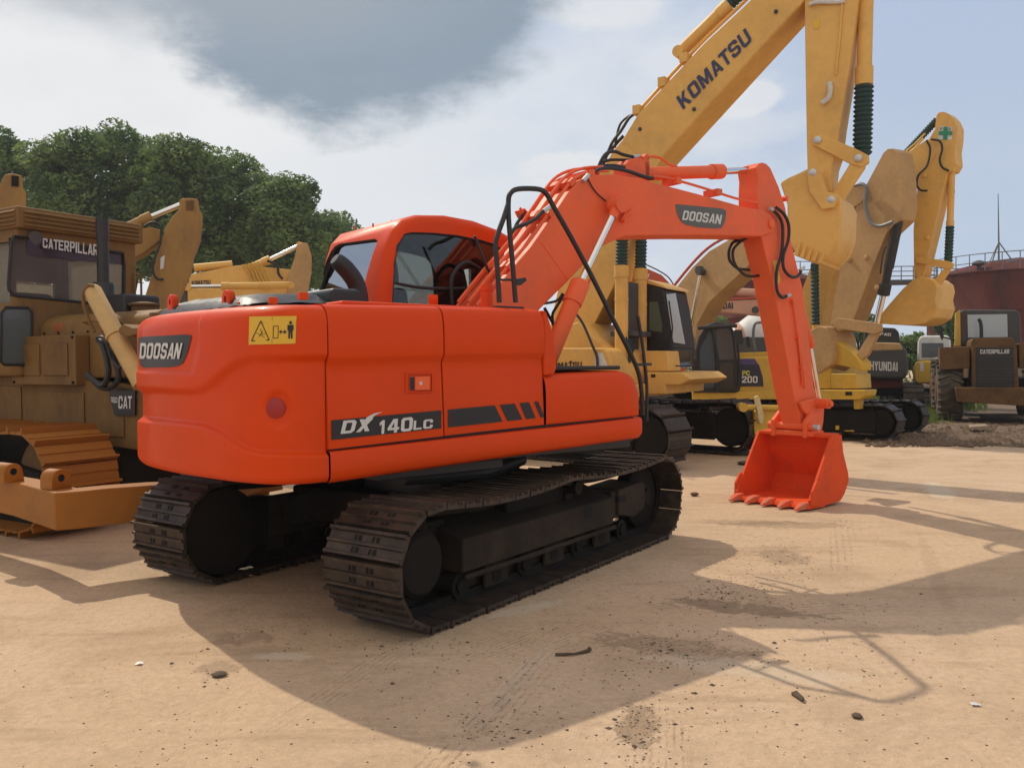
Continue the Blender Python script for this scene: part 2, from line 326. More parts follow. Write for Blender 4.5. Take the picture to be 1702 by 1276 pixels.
# heavy block capitals drawn as polygons in a unit box
def _glyphs():
    w, h = .29, .19; G = {}
    def ring(x0, x1, y0, y1, cl=.17, cr=.17, ww=w, hh=h, skip=()):
        def oc(a, b, c, d, l, r_): return [(a+l, c), (b-r_, c), (b, c+r_*.8), (b, c+(d-c)*.36), (b, d-(d-c)*.36), (b, d-r_*.8), (b-r_, d), (a+l, d), (a, d-l*.8), (a, c+l*.8)]
        o = oc(x0, x1, y0, y1, cl, cr); i = oc(x0+ww, x1-ww, y0+hh, y1-hh, cl*.35, cr*.35); n = len(o)
        return [[o[k], o[(k+1) % n], i[(k+1) % n], i[k]] for k in range(n) if k not in skip]
    G['O'] = G['0'] = ring(0, 1, 0, 1); G['D'] = ring(0, 1, 0, 1, .02, .2); G['C'] = ring(0, 1, 0, 1, skip=(3,))
    G['I'] = [[(0, 0), (1, 0), (1, 1), (0, 1)]]
    G['L'] = [[(0, 0), (1, 0), (1, h), (w, h), (w, 1), (0, 1)]]
    G['T'] = [[(0, 1), (0, 1-h), (.5-w/2, 1-h), (.5-w/2, 0), (.5+w/2, 0), (.5+w/2, 1-h), (1, 1-h), (1, 1)]]
    G['E'] = [[(0, 0), (1, 0), (1, h), (w, h), (w, .41), (.86, .41), (.86, .59), (w, .59), (w, 1-h), (1, 1-h), (1, 1), (0, 1)]]
    G['H'] = [[(0, 0), (w, 0), (w, .4), (1-w, .4), (1-w, 0), (1, 0), (1, 1), (1-w, 1), (1-w, .6), (w, .6), (w, 1), (0, 1)]]
    G['N'] = [[(0, 0), (w, 0), (w, .56), (1-w, 0), (1, 0), (1, 1), (1-w, 1), (1-w, .44), (w, 1), (0, 1)]]
    G['M'] = [[(0, 0), (.24, 0), (.24, .58), (.42, .06), (.58, .06), (.76, .58), (.76, 0), (1, 0), (1, 1), (.74, 1), (.5, .42), (.26, 1), (0, 1)]]
    G['K'] = [[(0, 0), (w, 0), (w, .30), (.40, .44), (.68, 0), (1.02, 0), (.62, .60), (.98, 1), (.66, 1), (w, .58), (w, 1), (0, 1)]]
    G['U'] = [[(0, 1), (0, .18), (.16, 0), (.84, 0), (1, .18), (1, 1), (1-w, 1), (1-w, .25), (.66, h), (.34, h), (w, .25), (w, 1)]]
    G['A'] = [[(0, 0), (.28, 0), (.5, .72), (.5, 1), (.34, 1)], [(.72, 0), (1, 0), (.66, 1), (.5, 1), (.5, .72)], [(.340, .19), (.660, .19), (.608, .36), (.392, .36)]]
    G['X'] = [[(0, 0), (.34, 0), (.5, .30), (.68, 0), (1.02, 0), (.68, .5), (1, 1), (.67, 1), (.5, .72), (.33, 1), (0, 1), (.32, .5)]]
    G['Y'] = [[(.5-w/2, 0), (.5+w/2, 0), (.5+w/2, .42), (1, 1), (.68, 1), (.5, .66), (.32, 1), (0, 1), (.5-w/2, .42)]]
    bowl = [(w, 1), (.84, 1), (1, .88), (1, .50), (.84, .38), (w, .38), (w, .55), (.64, .55), (1-w, .60), (1-w, .78), (.64, .83), (w, .83)]
    G['P'] = [[(0, 0), (w, 0), (w, 1), (0, 1)], bowl]; G['R'] = G['P']+[[(.40, .38), (.72, .38), (1.02, 0), (.68, 0)]]
    G['S'] = [[(0, .32), (w, .32), (w, .25), (.36, h), (.64, h), (1-w, .25), (1-w, .35), (.70, .41), (.16, .44), (0, .58), (0, .84), (.16, 1), (.84, 1), (1, .84), (1, .68), (1-w, .68), (1-w, .75), (.64, 1-h), (.36, 1-h), (w, .75), (w, .65), (.30, .59), (.84, .56), (1, .42), (1, .16), (.84, 0), (.16, 0), (0, .16)]]
    G['1'] = [[(.42, 0), (.80, 0), (.80, 1), (.50, 1), (.12, .84), (.12, .62), (.42, .70)]]
    G['2'] = [[(0, .66), (w, .66), (w, .75), (.36, 1-h), (.64, 1-h), (1-w, .75), (1-w, .64), (0, .24), (0, 0), (1, 0), (1, h), (.44, h), (1, .54), (1, .84), (.84, 1), (.16, 1), (0, .84)]]
    G['4'] = [[(.56, 0), (.84, 0), (.84, 1), (.56, 1)], [(0, .20), (.56, .20), (.56, .38), (0, .38)], [(.84, .20), (1, .20), (1, .38), (.84, .38)], [(0, .38), (.30, .38), (.56, .74), (.56, 1), (.46, 1)]]
    G['6'] = ring(0, 1, 0, .6, hh=.16)+[[(0, .6), (w, .6), (w, .76), (.36, 1-h), (.64, 1-h), (1-w, .76), (1, .76), (1, .84), (.84, 1), (.16, 1), (0, .84)]]
    return G
GLY = _glyphs()
def block_text(s, gap=.16):
    x = 0; vs = []; fs = []
    for ch in s:
        g = {'I': .34, '1': .62, 'M': 1.2, 'L': .86, 'T': .95}.get(ch, 1.0)
        for poly in GLY[ch]:
            fs.append(tuple(range(len(vs), len(vs)+len(poly)))); vs += [(x+px*g, py) for px, py in poly]
        x += g+gap*(.5 if ch in 'AT' else 1)
    x1 = max(v[0] for v in vs)
    return [(a/x1, b) for a, b in vs], fs
def dtext(s, quad, target, mat, parent, bold=.03, shear=0, off=.007, name='lettering'):
    uv, fs = block_text(s) if all(ch in GLY for ch in s) else text_mesh(s, bold, shear); mb = MB(); mb.add([on(target, *lerp2(quad, u, v), off) for u, v in uv], fs)
    return mb.build(name, mat, parent, fix=False)
def dpoly_mb(mb, pts, target, off=.004, nx=14, ny=5):
    xs = [p[0] for p in pts]; x0, x1 = min(xs), max(xs); rows = []
    w_ = x1-x0; cols = sorted(set([round(x0+w_*i/nx, 4) for i in range(1, nx)]+[round(p[0]+e, 4) for p in pts for e in (-.03, .03)]))
    for x in cols:
        if x <= x0+.01 or x >= x1-.01: continue
        ys = []
        for k in range(len(pts)):
            a, b = pts[k], pts[(k+1) % len(pts)]
            if (a[0]-x)*(b[0]-x) < 0: ys.append(a[1]+(b[1]-a[1])*(x-a[0])/(b[0]-a[0]))
        if len(ys) < 2: continue
        lo, hi = min(ys), max(ys); rows.append([on(target, x, lo+(hi-lo)*j/ny, off) for j in range(ny+1)])
    return mb.grid(rows)
def dpoly(pts, target, mat, parent, name, off=.004, nx=14, ny=5):
    mb = MB(); dpoly_mb(mb, pts, target, off, nx, ny); return mb.build(name, mat, parent, fix=False)
def rect(x0, y0, x1, y1): return [(x0, y1), (x1, y1), (x1, y0), (x0, y0)]
def smooth_path(pts, k=4):
    out = []; n = len(pts)
    for i in range(n-1):
        p0, p1, p2, p3 = pts[max(i-1, 0)], pts[i], pts[i+1], pts[min(i+2, n-1)]
        for j in range(k):
            t = j/k
            out.append(.5*((2*p1)+(p2-p0)*t+(2*p0-5*p1+4*p2-p3)*t*t+(3*p1-p0-3*p2+p3)*t*t*t))
    out.append(pts[-1]); return out
def hose(mb, fr, pts, Y, r, k=5, n=8):
    ys = Y if isinstance(Y, (list, tuple)) else [Y]*len(pts)
    return mb.tube(smooth_path([fr.u(x, y, Y=yy) for (x, y), yy in zip(pts, ys)], k), r, n)

# ------------------------------------------------------------------ crawler track
def track_path(xr, xf, Rr, Rf, sag, humps=2):
    pts = []
    n = 60
    for i in range(n): t = i/n; pts.append((xr+(xf-xr)*t, 0.0))
    for i in range(n): a = -math.pi/2+math.pi*i/n; pts.append((xf+Rf*math.cos(a), Rf+Rf*math.sin(a)))
    for i in range(n):
        t = i/n; x = xf+(xr-xf)*t; z = 2*Rf+(2*Rr-2*Rf)*t-sag*abs(math.sin(math.pi*humps*t))
        pts.append((x, z))
    for i in range(n): a = math.pi/2+math.pi*i/n; pts.append((xr+Rr*math.cos(a), Rr+Rr*math.sin(a)))
    return pts
def crawler(name, parent, fr, xr, xf, Rr, Rf, y0, y1, N, mat, sag=.04, humps=2, lift=.03, bars=(1, .6, .6), label=None, bolts_or_gaps=True, gh=.03):
    P = track_path(xr, xf, Rr, Rf, sag, humps); P.append(P[0]); L = [0]
    for i in range(1, len(P)): L.append(L[-1]+math.hypot(P[i][0]-P[i-1][0], P[i][1]-P[i-1][1]))
    def at(d):
        d %= L[-1]; lo = 0
        while L[lo+1] < d: lo += 1
        t = (d-L[lo])/max(L[lo+1]-L[lo], 1e-9); return Vector((P[lo][0]+(P[lo+1][0]-P[lo][0])*t, P[lo][1]+(P[lo+1][1]-P[lo][1])*t))
    pitch = L[-1]/N; mb = MB(); ch = MB()
    h = pitch*.5
    for k in range(N):
        d = k*pitch; a, b = at(d-h*.9), at(d+h*.9); c = (a+b)/2; t = (b-a).normalized(); nrm = Vector((t.y, -t.x))
        b1, b2, b3 = (gh*q for q in bars)
        prof = [(-h*.99, .0), (-h*.99, b1), (-h*.78, b1), (-h*.68, .010), (-.16*h, .010), (-.10*h, b2), (.08*h, b2), (.14*h, .010), (.66*h, .010), (.72*h, b3), (.90*h, b3), (.97*h, 0), (.97*h, -.012), (-.99*h, -.012)]
        jx = random.uniform(-.004, .004)
        pts = [c+t*u*.965+nrm*v for u, v in prof]
        mb.prism([fr.w(q.x, y0+jx, q.y+lift) for q in pts], fr.L*(y1-y0))
        ym = (y0+y1)/2
        for yy in (ym-.07, ym+.07):
            w_ = .022
            lk = [c+t*u+nrm*v for u, v in ((-h*1.0, -.012), (h*1.0, -.012), (h*1.0, -.075), (-h*1.0, -.075))]
            ch.prism([fr.w(q.x, yy-w_, q.y+lift) for q in lk], fr.L*w_*2)
            if bolts_or_gaps:  # flat dark patches on each shoe, painted as shaded openings between link pads
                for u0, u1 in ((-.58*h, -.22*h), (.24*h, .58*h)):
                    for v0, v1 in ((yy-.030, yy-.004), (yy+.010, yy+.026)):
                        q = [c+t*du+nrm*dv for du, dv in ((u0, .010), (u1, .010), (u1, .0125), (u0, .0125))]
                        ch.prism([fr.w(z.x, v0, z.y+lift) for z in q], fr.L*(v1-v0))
    o = mb.build(name, mat, parent, label=label)
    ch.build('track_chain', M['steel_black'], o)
    return o
# ================================================================== the orange excavator
T = Fr(-.6022, 6.8758, 54.794)      # its undercarriage axes
U = Fr(-.6022, 6.8758, 39.0)        # its upper structure, slewed to the right
ex = thing('crawler_excavator', (-.6022, 6.8758, 0), 'bright orange crawler excavator with its boom arched over an orange bucket resting on the concrete', 'excavator')

def undercarriage():
    for s, lab in ((-1, None), (1, None)):
        y0, y1 = (-1.295, -.695) if s < 0 else (.695, 1.295)
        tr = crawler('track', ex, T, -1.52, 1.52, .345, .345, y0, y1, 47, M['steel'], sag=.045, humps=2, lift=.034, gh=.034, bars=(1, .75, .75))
        ym = s*.995
        m = MB()                                               # sprocket and its motor cover at the rear
        m.lathe(T.w(-1.52, ym-.04, .375), T.L, [(0, .27), (.08, .27)], 26)
        for k in range(21):
            a = 2*math.pi*k/21
            c = Vector((math.cos(a), math.sin(a)))*.265; tt = Vector((-c.y, c.x)).normalized()*.02; e = c*1.12
            m.prism([T.w(-1.52+q.x, ym-.03, .375+q.y) for q in (c+tt, e+tt*.5, e-tt*.5, c-tt)], T.L*.06)
        m.lathe(T.w(-1.52, ym, .375), T.L*s, [(0, .20), (.14, .20), (.165, .17), (.17, .05)], 30)
        m.build('drive_sprocket', M['steel_black'], tr, bevel=.004)
        m = MB(); m.lathe(T.w(-1.52, ym-s*.20, .375), T.L*-s, [(0, .31), (.06, .31), (.08, .2)], 30); m.box(T, -1.45, -1.05, min(ym-s*.18, ym-s*.06), max(ym-s*.18, ym-s*.06), .20, .56); m.build('final_drive_guard', M['steel_black'], tr, bevel=.01)
        m = MB(); m.lathe(T.w(1.52, ym-.09, .375), T.L, [(0, .22), (.03, .27), (.06, .27), (.07, .24), (.11, .24), (.12, .27), (.15, .27), (.18, .22)], 30)
        m.lathe(T.w(1.52, ym-.13, .375), T.L, [(0, .07), (.26, .07)], 16); m.build('idler_wheel', M['steel_black'], tr)
        m = MB()
        for k in range(7):
            x = -1.1+k*.36
            m.lathe(T.w(x, ym-.13, .155), T.L, [(0, .05), (.02, .05), (.02, .085), (.05, .085), (.055, .065), (.20, .065), (.205, .075), (.225, .075), (.225, .04), (.235, .04)], 18)
        m.build('bottom_roller', M['steel_black'], tr, split=True)
        m = MB(); m.lathe(T.w(.35, ym-.12, .60), T.L, [(0, .055), (.24, .055)], 16); m.box(T, .30, .40, ym-.03, ym+.03, .48, .60)
        m.build('carrier_roller', M['steel_black'], tr)
        fo = -1.14 if s < 0 else 1.14; fi = -.83 if s < 0 else .83
        lo, hi = min(fo, fi), max(fo, fi)
        m = MB()                                               # side beam: flat outer cheek, top plate sloping up to the inside
        xa, xb = -1.12, .86
        sec = [(fo, .24), (fo, .455), (fi, .56), (fi, .24)]
        m.prism([T.w(xa, y, z) for y, z in sec], T.F*(xb-xa))
        m.box(T, xa, xb, min(fo, fo+s*.03), max(fo, fo+s*.03), .20, .235); m.box(T, xa+.05, xb-.05, lo+.09, hi-.05, .085, .235)  # second box is filler added between the rollers to keep the gap dark
        for k in range(3): m.box(T, -.86+k*.72, -.60+k*.72, min(fo-s*.02, fo-s*.05), max(fo-s*.02, fo-s*.05), .085, .24)
        m.box(T, xb+.002, xb+.14, lo+.02, hi-.02, .27, .50)
        m.prism([T.w(x, lo-.01, z) for x, z in ((.93, .30), (1.22, .24), (1.42, .30), (1.42, .50), (1.36, .53), (.93, .51))], T.L*(hi-lo+.02))
        b = m.build('track_frame', M['beam'], tr, bevel=.012)
        m = MB()
        if s < 0:
            for pts in ([(969, 845), (973, 840), (981, 839), (984, 843), (983, 856), (979, 861), (971, 861), (969, 857)], [(1021, 825), (1040, 822), (1040, 834), (1022, 834)], [(1078, 815), (1082, 813), (1085, 817), (1084, 826), (1080, 830), (1076, 828)]):
                dpoly_mb(m, pts, b, .003, 8, 3)
            m.build('frame_opening', flat('dark_opening', (.004, .004, .004), .9), tr, split=True)
    m = MB(); m.box(T, -.75, .75, -.9, .9, .34, .60); m.box(T, -.45, .45, -1.0, 1.0, .40, .70)
    for sx in (-1, 1):
        for sy in (-1, 1):
            m.prism([T.w(sx*.3, sy*.3, .36), T.w(sx*.95, sy*.8, .30), T.w(sx*.95, sy*.8, .52), T.w(sx*.3, sy*.3, .72)], T.F*(-sx*.28))
    m.build('centre_frame', M['steel_black'], ex, bevel=.02)
    m = MB(); m.lathe(T.w(0, 0, .60), (0, 0, 1), [(0, .60), (.10, .60), (.10, .66), (.20, .66), (.20, .58), (.30, .58)], 48)
    m.build('slew_ring', M['black'], ex)
    m = MB(); m.box(U, -1.66, 1.02, -1.16, 1.12, .90, .985); m.box(U, -1.9, 1.3, -.55, .05, .86, 1.0); m.box(U, -1.2, -.2, -1.1, 1.0, .83, .9)
    m.tube([U.w(-.9, -.9, .80), U.w(-.2, -.9, .78), U.w(.3, -.7, .82)], .05)
    m.build('platform_underside', M['black'], ex, bevel=.01)
undercarriage()

# -------- counterweight: a closed curved skin, swept round the tail, with its waist moulded in
def sst(t): t = max(0, min(1, t)); return t*t*(3-2*t)
def interp(tab, x):
    if x <= tab[0][0]: return tab[0][1]
    for (a, b), (c, d) in zip(tab, tab[1:]):
        if x <= c: return b+(d-b)*(x-a)/(c-a)
    return tab[-1][1]
def counterweight():
    plan = [(-1.600, -1.240), (-1.72, -1.232), (-1.82, -1.195), (-1.91, -1.115), (-1.985, -.98), (-2.045, -.80), (-2.10, -.55), (-2.15, -.28), (-2.18, 0), (-2.185, .30), (-2.15, .58), (-2.085, .84), (-2.03, 1.0), (-1.96, 1.11), (-1.86, 1.19), (-1.74, 1.232), (-1.6, 1.24)]
    P = smooth_path([Vector((x, y, 0)) for x, y in plan], 8)
    L = [0]
    for a, b in zip(P, P[1:]): L.append(L[-1]+(b-a).length)
    NS = 190
    pl_ = []
    for k in range(NS+1):
        d = L[-1]*k/NS; i = 0
        while i < len(L)-2 and L[i+1] < d: i += 1
        pl_.append(P[i].lerp(P[i+1], (d-L[i])/max(1e-9, L[i+1]-L[i])))
    upper = [(226, 646), (245, 645), (300, 648), (323, 648), (344, 639), (370, 615), (392, 601), (416, 594), (477, 593), (549, 592)]
    lower = [(226, 700), (251, 702), (300, 707), (333, 711), (364, 724), (388, 742), (410, 753), (440, 758), (547, 759)]
    ledge = [(224, 615), (226, 617), (318, 622), (324, 620), (335, 609)]
    rows = []
    Z = [.875+1.03*i/150 for i in range(151)]
    for k, p in enumerate(pl_):
        a, b = pl_[max(k-1, 0)], pl_[min(k+1, NS)]; t = (b-a).normalized(); n = Vector((t.y, -t.x, 0))
        if n.x > 0 and abs(p.y) < 1.2: n = -n
        if n.dot(Vector((p.x+1.0, p.y, 0))) < 0: n = -n
        row = []
        rb = .05; rt = .11
        for z in Z:
            w = U.w(p.x, p.y, z); x, y = pix(w); mir = p.y > .95 or (w-EYE).dot(U.w(p.x+n.x, p.y+n.y, 0)-U.w(p.x, p.y, 0)) > 0
            if mir: x, y = 232, pix(w)[1]
            d = .040*sst((y-interp(upper, x)+5)/16)*sst((interp(lower, x)-y+1)/10)
            if x < 330: d += .010*sst((interp(ledge, x)-y)/3+.5)*sst((325-x+(617-y)*.3)/14)*sst((y-500)/20)
            ct = z-(1.905-rt)
            if ct > 0: d += rt-math.sqrt(max(0, rt*rt-ct*ct*.98))
            cb = (.875+rb)-z
            if cb > 0: d += rb-math.sqrt(max(0, rb*rb-cb*cb*.98))
            # dimple round the reflector
            r = math.hypot((x-458)/25, (y-680)/29); d += .026*(1-sst((r-.75)/.45)) if not mir else 0
            row.append(U.w(p.x-n.x*d, p.y-n.y*d, z))
        cen = Vector((-1.35, p.y*.6, 0))
        for q in (.12, .4, 1): row.append(U.w(p.x-n.x*.09+(cen.x-p.x)*q*.98, p.y-n.y*.09+(cen.y-p.y)*q*.9, 1.908+.015*q))
        row.insert(0, U.w(p.x+(cen.x-p.x)*.97, p.y+(cen.y-p.y)*.9, .90)); row.insert(1, U.w(p.x-n.x*.12, p.y-n.y*.12, .872))
        rows.append(row)
    m = MB(); m.grid(rows)
    cw = m.build('counterweight', M['orange'], ex, ang=50)
    badge = dpoly([(231, 562), (235, 560), (310, 556), (318, 557), (319, 560), (313, 585), (305, 603), (297, 608), (285, 610), (240, 611), (234, 607), (231, 590)], cw, M['blackd'], cw, 'badge', .005, 30, 8)
    dtext('DOOSAN', [(234, 596), (300, 596.5), (306, 570), (236, 570)], cw, M['white'], cw, .06, .0, .010)
    lb = dpoly([(415, 526.5), (493, 525.5), (491, 571), (414, 573)], cw, M['ydecal'], cw, 'warning_label', .004, 6, 3)
    g = MB()                                                    # pictogram lines
    def line(a, b, w=1.0, off=.006):
        a, b = Vector((*a, 0)), Vector((*b, 0)); t = (b-a).normalized(); q = Vector((-t.y, t.x, 0))*w*.5
        g.add([on(cw, p.x, p.y, off) for p in (a-q, b-q, b+q, a+q)], [(0, 1, 2, 3)])
    tri = [(434.5, 533.5), (448, 565), (419, 566.5)]
    for k in range(3): line(tri[k], tri[(k+1) % 3], 1.5)
    for a, b in (((434, 546), (436, 556)), ((427, 553), (441, 561)), ((431, 560), (438, 550)), ((436, 556), (442, 554))): line(a, b, .8)
    bx = [(455, 542), (463, 542), (462.5, 561.5), (454.5, 562)]
    for k in range(4): line(bx[k], bx[(k+1) % 4], 1.1)
    line((467, 551.5), (473, 551.5), 1.6)
    for pts in ([(464, 551.5), (468, 548), (468, 555)], [(477, 551.5), (472.5, 548), (472.5, 555)],
                [(480.3, 536.5), (482, 533.8), (484.3, 533.8), (485.8, 536.5), (484.3, 538.6), (482, 538.6)],
                [(478, 540), (488, 540), (488, 549), (478, 549)], [(479.5, 548), (486.3, 548), (486.3, 562.5), (483.6, 562.5), (483.2, 552), (482.5, 552), (482, 562.5), (479.3, 562.5)]):
        g.add([on(cw, x, y, .0065) for x, y in pts], [tuple(range(len(pts)))])
    line((453, 527), (452.6, 571.5), .6, .005)
    g.build('pictogram', M['blackd'], cw, fix=False)
    # reflector
    c = on(cw, 458, 678, 0); e1 = on(cw, 500, 690, 0)-on(cw, 416, 690, 0); nrm = e1.cross(Vector((0, 0, 1))).normalized()
    if nrm.dot(EYE-c) < 0: nrm = -nrm
    m = MB(); m.lathe(c-nrm*.012, nrm, [(0, .060), (.018, .060), (.022, .052), (.024, .01)], 36); m.build('reflector', M['dred'], cw)
    for (px, py, r) in ((282, 502, .055), (374, 498, .062)):
        c = U.u(px, py, X=-1.93); m = MB(); Y = U.loc(c).y; z = c.z
        ring = [(-r, -.09)]+[(r*math.cos(math.pi-a*math.pi/12), r*math.sin(math.pi-a*math.pi/12)) for a in range(13)]+[(r, -.09)]
        N_ = 26; hole = []
        fr_ = Fr(U.o.x, U.o.y, 39); pts = [U.w(-1.93, Y-dx, z+dz) for dx, dz in ring]
        e = m.prism(pts, U.F*.045).build('lifting_eye', M['orange'], cw, bevel=.004)
        k = MB(); k.lathe(U.w(-1.99, Y, z), U.F, [(0, .024), (.2, .024)], 20); kk = k.build('cutter', M['orange'], ex)
        bool_cut(e, [kk])
    return cw
cw = counterweight()

# -------- engine doors, front box, skirt: lofted side skins
def side_skin(name, xa, xb, zb, zt, prof, mat=None, inner=-.6, topx=None, nx=10, endr=0, fr=U, sgn=-1, halfw=1.24):
    # prof: list of (inset, v) ; zb, zt = (z at xa, z at xb)
    mb = MB(); rows = []
    for i in range(nx+1):
        t = i/nx; x = xa+(xb-xa)*t; z0 = zb[0]+(zb[1]-zb[0])*t; z1 = zt[0]+(zt[1]-zt[0])*t
        row = []
        for ins, v in prof:
            zz = z0+(z1-z0)*v; xx = x
            row.append(fr.w(xx, sgn*(halfw-ins), zz))
        row.append(fr.w(x, sgn*abs(inner), row[-1].z+.012))
        rows.append(row)
    mb.grid(rows)
    for k, rr in ((0, rows[0]), (nx, rows[-1])):               # end cheeks returned inwards
        base = [fr.w(fr.loc(p).x, sgn*abs(inner), p.z) for p in rr]
        mb.grid([rr, base])
    return mb.build(name, mat or M['orange'], ex, ang=42)
zc = .52
dprof = [(.045, .0), (.012, .006), (.010, .02), (.020, .30), (.030, .50), (.034, .555), (.026, .585), (.006, .612), (.0, .64), (.0, .75), (.004, .85), (.012, .91), (.024, .945), (.042, .972), (.070, .99), (.11, .998)]
d1 = side_skin('engine_door', -1.592, -.790, (1.062, 1.092), (1.918, 1.935), dprof, nx=14)
d2 = side_skin('engine_door', -.778, .066, (1.094, 1.122), (1.935, 1.940), dprof, nx=14)
def skirt():
    mb = MB(); rows = []
    xs = [-1.592+(1.045+1.592)*i/24 for i in range(25)]+[1.075, 1.095, 1.105]
    for k, x in enumerate(xs):
        t = (x+1.592)/2.65; z0 = .868+.100*t; z1 = 1.055+.078*t
        e = 0 if x < 1.046 else {1.075: .012, 1.095: .04, 1.105: .09}[x]
        z0 += e*.8
        rows.append([U.w(x, -(1.10-e), z0+.0), U.w(x, -(1.20-e), z0), U.w(x, -(1.228-e), z0+.012), U.w(x, -(1.244-e), z0+.035), U.w(x, -(1.248-e), z0+.08), U.w(x, -(1.246-e), z1-.02), U.w(x, -(1.236-e), z1-.004), U.w(x, -(1.20-e), z1), U.w(x, -.8, z1)])
    mb.grid(rows); mb.grid([rows[-1], [U.w(1.105, -.8, p.z) for p in rows[-1]]])
    return mb.build('side_skirt', M['orange'], ex, ang=40)
sk = skirt()
def front_box():
    prof = [(.045, -.008), (.012, 0.0), (.004, .015), (.0, .05), (.0, .55), (.004, .75), (.016, .88), (.036, .95), (.065, .985), (.10, 1.0)]
    mb = MB(); rows = []
    for i in range(24):
        t = i/23; x = .078+.975*t; z0 = 1.124+.022*t; z1 = 1.482+.02*t
        a = max(0, (x-.86)/.193); dz = .125*(1-math.sqrt(max(0, 1-a*a))); da = .02*a*a
        rows.append([U.w(x, -(1.24-i_-da), z0+(z1-dz-z0)*v) for i_, v in prof]+[U.w(x, -.55, z1-dz+.004)])
    mb.grid(rows); mb.grid([rows[-1], [U.w(U.loc(p).x-.003, -.55, p.z) for p in rows[-1]]])
    b = mb.build('tool_box', M['orange'], ex, ang=42)
    m = MB(); m.box(U, .12, .93, -1.15, -.55, 1.505, 1.535); m.build('step_pad', M['black'], b, bevel=.012)
    return b
fb = front_box()
def hood():
    m = MB()
    # curved filler beside the front door, falling towards the boom cylinder
    prof = [(.072, 1.935), (.10, 1.915), (.135, 1.84), (.165, 1.74), (.185, 1.64), (.19, 1.52), (.165, 1.475), (.072, 1.47)]
    m.prism([U.w(x, -1.232, z) for x, z in prof], U.L*.55)
    m.build('hood_corner_panel', M['orange'], ex, bevel=.022, seg=3)
    m = MB(); m.box(U, -1.45, .07, -1.13, -.12, 1.86, 1.944); m.box(U, -1.60, -.56, -.14, 1.15, 1.10, 1.93); m.box(U, -.56, .0, -.7, -.1, 1.0, 1.9)
    h = m.build('engine_hood', M['orange'], ex, bevel=.018)
    for px, r, zt in ((720, .032, 490), (809, .045, 472)):
        c = U.u(px, 506, Y=-.86); top = U.u(px, zt, Y=-.86).z; m = MB()
        m.lathe(Vector((c.x, c.y, 1.93)), (0, 0, 1), [(0, r*.95), (top-1.93-.055, r*.95), (top-1.93-.05, r*1.05), (top-1.93-.01, r*1.05), (top-1.93, r*.9)], 24)
        m.build('filler_cap', M['orange'], h)
    # crumpled black plastic over the cooling grilles
    m = MB(); rows = []
    for i in range(47):
        t = i/46; Y = 1.12-2.05*t*.995; row = []
        for j in range(15):
            v = j/14; X = -1.97+.62*v
            z = 1.915+(.125-.045*max(0, (t-.35)/.65))*min(1, (math.sin(math.pi*min(v, .5))**.45))*min(1, (1-t)*9+.25, t*12+.2)
            z += random.uniform(-.004, .004)+.005*math.sin(t*50+v*7)*math.sin(t*23)
            row.append(U.w(X+.10*(abs(Y)/1.1)**3, Y, z))
        rows.append(row)
    m.grid(rows); m.build('plastic_wrap', M['wrap'], h, ang=180)
    m = MB(); xe = U.loc(U.u(602, 490, Y=-.95)).x; m.box(U, -1.42, xe, -.95, -.1, 1.93, 2.035); m.box(U, -1.42, -.62, -.1, .95, 1.93, 2.035); m.build('grille_cover', M['black'], h, bevel=.03)
    m = MB()
    for px, w in ((335, 13), (402, 9), (455, 5), (505, 7)):
        a = U.u(px, 507, X=-1.9); Y = U.loc(a).y; m.box(U, -1.93, -1.88, Y-w*.0026, Y+w*.0026, 1.90, 1.938)
    m.build('hood_clamp', M['orange'], h, bevel=.004, split=True)
    # exhaust
    c0 = [(598, 515), (597, 492), (590, 468), (574, 446), (556, 430)]
    m = MB(); m.tube(smooth_path([U.u(x, y, Y=-.42) for x, y in c0], 6), [.062]*20+[.060, .058, .056, .050, .040], 22, True)
    m.build('exhaust_pipe', M['black'], h)
hood()
def inner():
    m = MB(); m.box(U, -1.56, .05, -1.19, -1.12, .95, 1.88); m.box(U, .04, 1.02, -1.19, -1.12, .95, 1.38); m.build('light_leak_block', M['black'], ex)  # black boxes added behind the panel gaps to stop light leaking through
inner()
